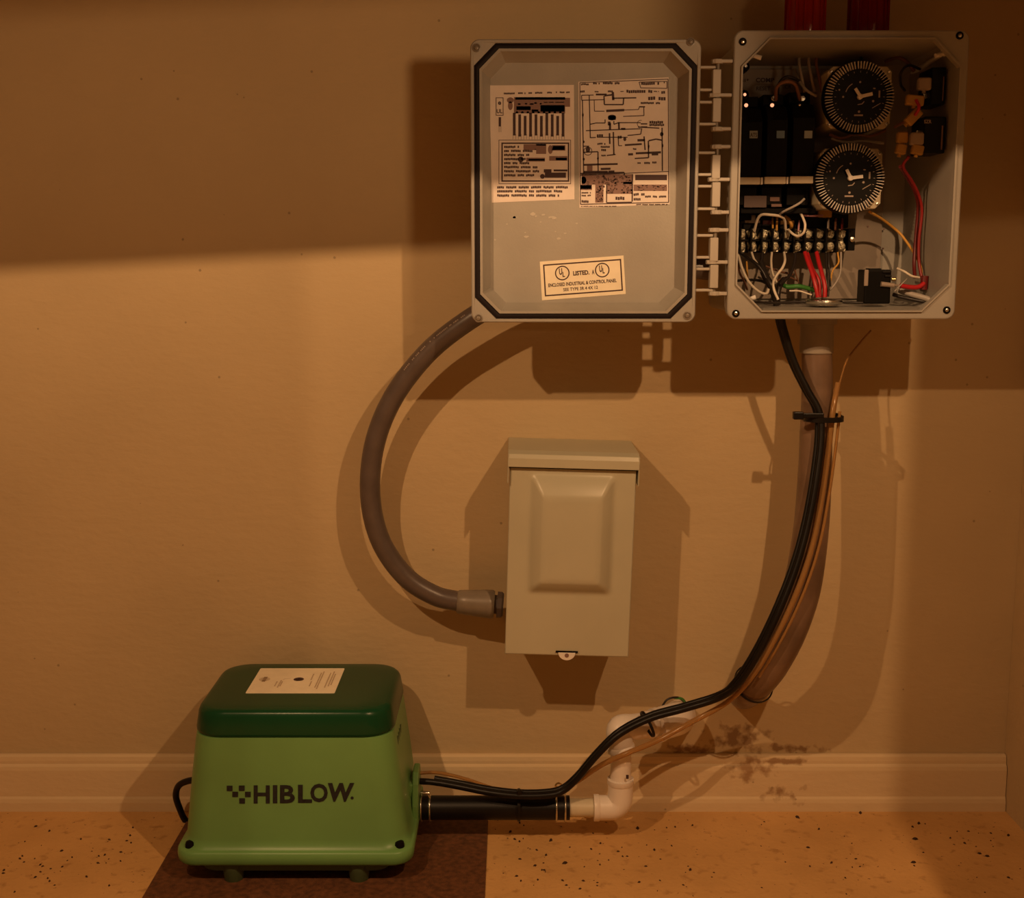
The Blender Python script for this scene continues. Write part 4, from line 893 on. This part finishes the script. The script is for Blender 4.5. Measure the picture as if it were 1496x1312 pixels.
# its label
Zl = .21165
cs = [(363.8, 1013), (375.4, 976.6), (500.4, 976), (492.4, 1012.6)]
b = B(); UP = Vector((0, 0, 1))
lc = [RP(x, y, (0, 0, Zl), UP) for x, y in cs]
xa = (lc[0].x + lc[1].x) / 2; xb = (lc[2].x + lc[3].x) / 2; ya = (lc[0].y + lc[3].y) / 2; yb = (lc[1].y + lc[2].y) / 2
b.loft([xy(rr(xa, xb, ya, yb, .002, 3), Zl - .0006), xy(rr(xa, xb, ya, yb, .002, 3), Zl)])
b.mi = 1; LW, LH = xb - xa, yb - ya
k = Ink(b, lambda u, v: Vector((xa + u * LW, yb - v * LH, Zl + .0002)))
k.disc(.52, .46, .060, .060 * LW / LH)
b.mi = 2
q = LW / LH
for rr_ in (.062, .047, .032): k.ring(.125, .46, rr_, .006, 18, ky=q)
k.rect(.105, .36, .145, .56)
for x, y0, y1 in ((.285, .55, .72), (.325, .5, .78), (.345, .55, .74), (.665, .25, .45), (.68, .55, .72), (.75, .2, .8), (.775, .15, .85), (.86, .2, .8), (.895, .15, .75), (.92, .25, .7)):
    y = y0
    while y < y1: k.rect(x - .007, y, x + .007, y + .035); y += .05
k.line(.34, .48, .36, .44, .006); k.line(.36, .44, .42, .43, .006)
b.mi = 0; k.text('O', .50, .50, .1, .04)
b.link('rating_label', ['paper2', 'ink', mat('tan_ink', (.42, .30, .19), .6)], lidp, label='cream rectangular label with a black dot on the lid')
# logo on the front: the face leans back a little
zA, zB = .056, .172; yA, yB = py_ - .1835 / 2, py_ - .178 / 2
nrm = Vector((0, -(zB - zA), (yB - yA))).normalized(); p0 = Vector((px_, yA, zA)) + nrm * .0006
b = B(); lg = lambda x, y: (320 + x / 7.124, 1130 + y / 7.124)
k = Ink(b, lambda x, y: RP(x, y, p0, nrm), lg)
for x, y in ((80, 128), (206, 126), (138, 190), (270, 190), (210, 258)): k.rect(x, y, x + 60, y + 56)
x = 360
for chn, xx, ww, yo in (('H', 360, 168, 305), ('I', 560, 46, 303), ('B', 634, 155, 302), ('L', 822, 145, 299), ('O', 950, 182, 290)):
    k.text(chn, xx, yo, 178, ww, bold=.03)
k.text('W', 1118, 282, 176, 275, bold=.045, shear=.08)
k.disc(1385, 255, 16)
b.link('logo_print', mat('logo_ink', (.018, .020, .022), .5, var=.5, vs_=300), body)
# screws in the flange, feet
for sx in (-1, 1):
    for sy in (-1, 1):
        p = Vector((px_ + sx * .1225, py_ + sy * .086, .0445))
        b = B(); b.lathe(p, (0, 0, 1), [(-.006, .0062), (.003, .0060), (.006, .0052), (.0068, .003)], 18); b.link('flange_screw', 'black', ap, smooth=40)
        b = B(); b.lathe((px_ + sx * .074, py_ + sy * .080, 0), (0, 0, 1), [(0, .0100), (.001, .0108), (.016, .0130), (.019, .0145), (.0275, .015)], 24); b.link('foot', 'feet', ap, smooth=40)
# outlet flange on the right side
b = B()
bx = px_ + .1325
pr = [(YP - .030, .036), (YP - .030, .060), (YP - .022, .085), (YP - .014, .098), (YP + .014, .098), (YP + .022, .085), (YP + .030, .060), (YP + .030, .036)]
b.loft([[Vector((x, y, z)) for y, z in pr] for x in (bx - .001, bx + .0065)])
b.box(px_ + .105, bx, YP - .022, YP + .022, .044, .085)
b.link('outlet_flange', 'green', ap, bevel=.0016)
b = B(); b.cyl((bx + .004, YP, zh), (hx + .02, YP, zh), .0112, n=20); b.link('outlet_pipe', 'black', ap, smooth=40)
# side vent lines on the right side near the top
b = B()
for i in range(4): b.box(px_ + .1165, px_ + .1195, py_ - .050 + i * .012, py_ - .046 + i * .012, .125, .165)
b.link('side_vent', 'feet', ap)
# mains cord bulging out behind the left side
b = B(); b.tube([P(*q) for q in ((292, 1215, -.05), (272, 1200, -.045), (262, 1180, -.05), (257, 1162, -.055), (262, 1147, -.06), (280, 1140, -.07), (300, 1143, -.08))], .0042, 12, 6)
b.link('mains_cord', 'blackr', ap, smooth=60)
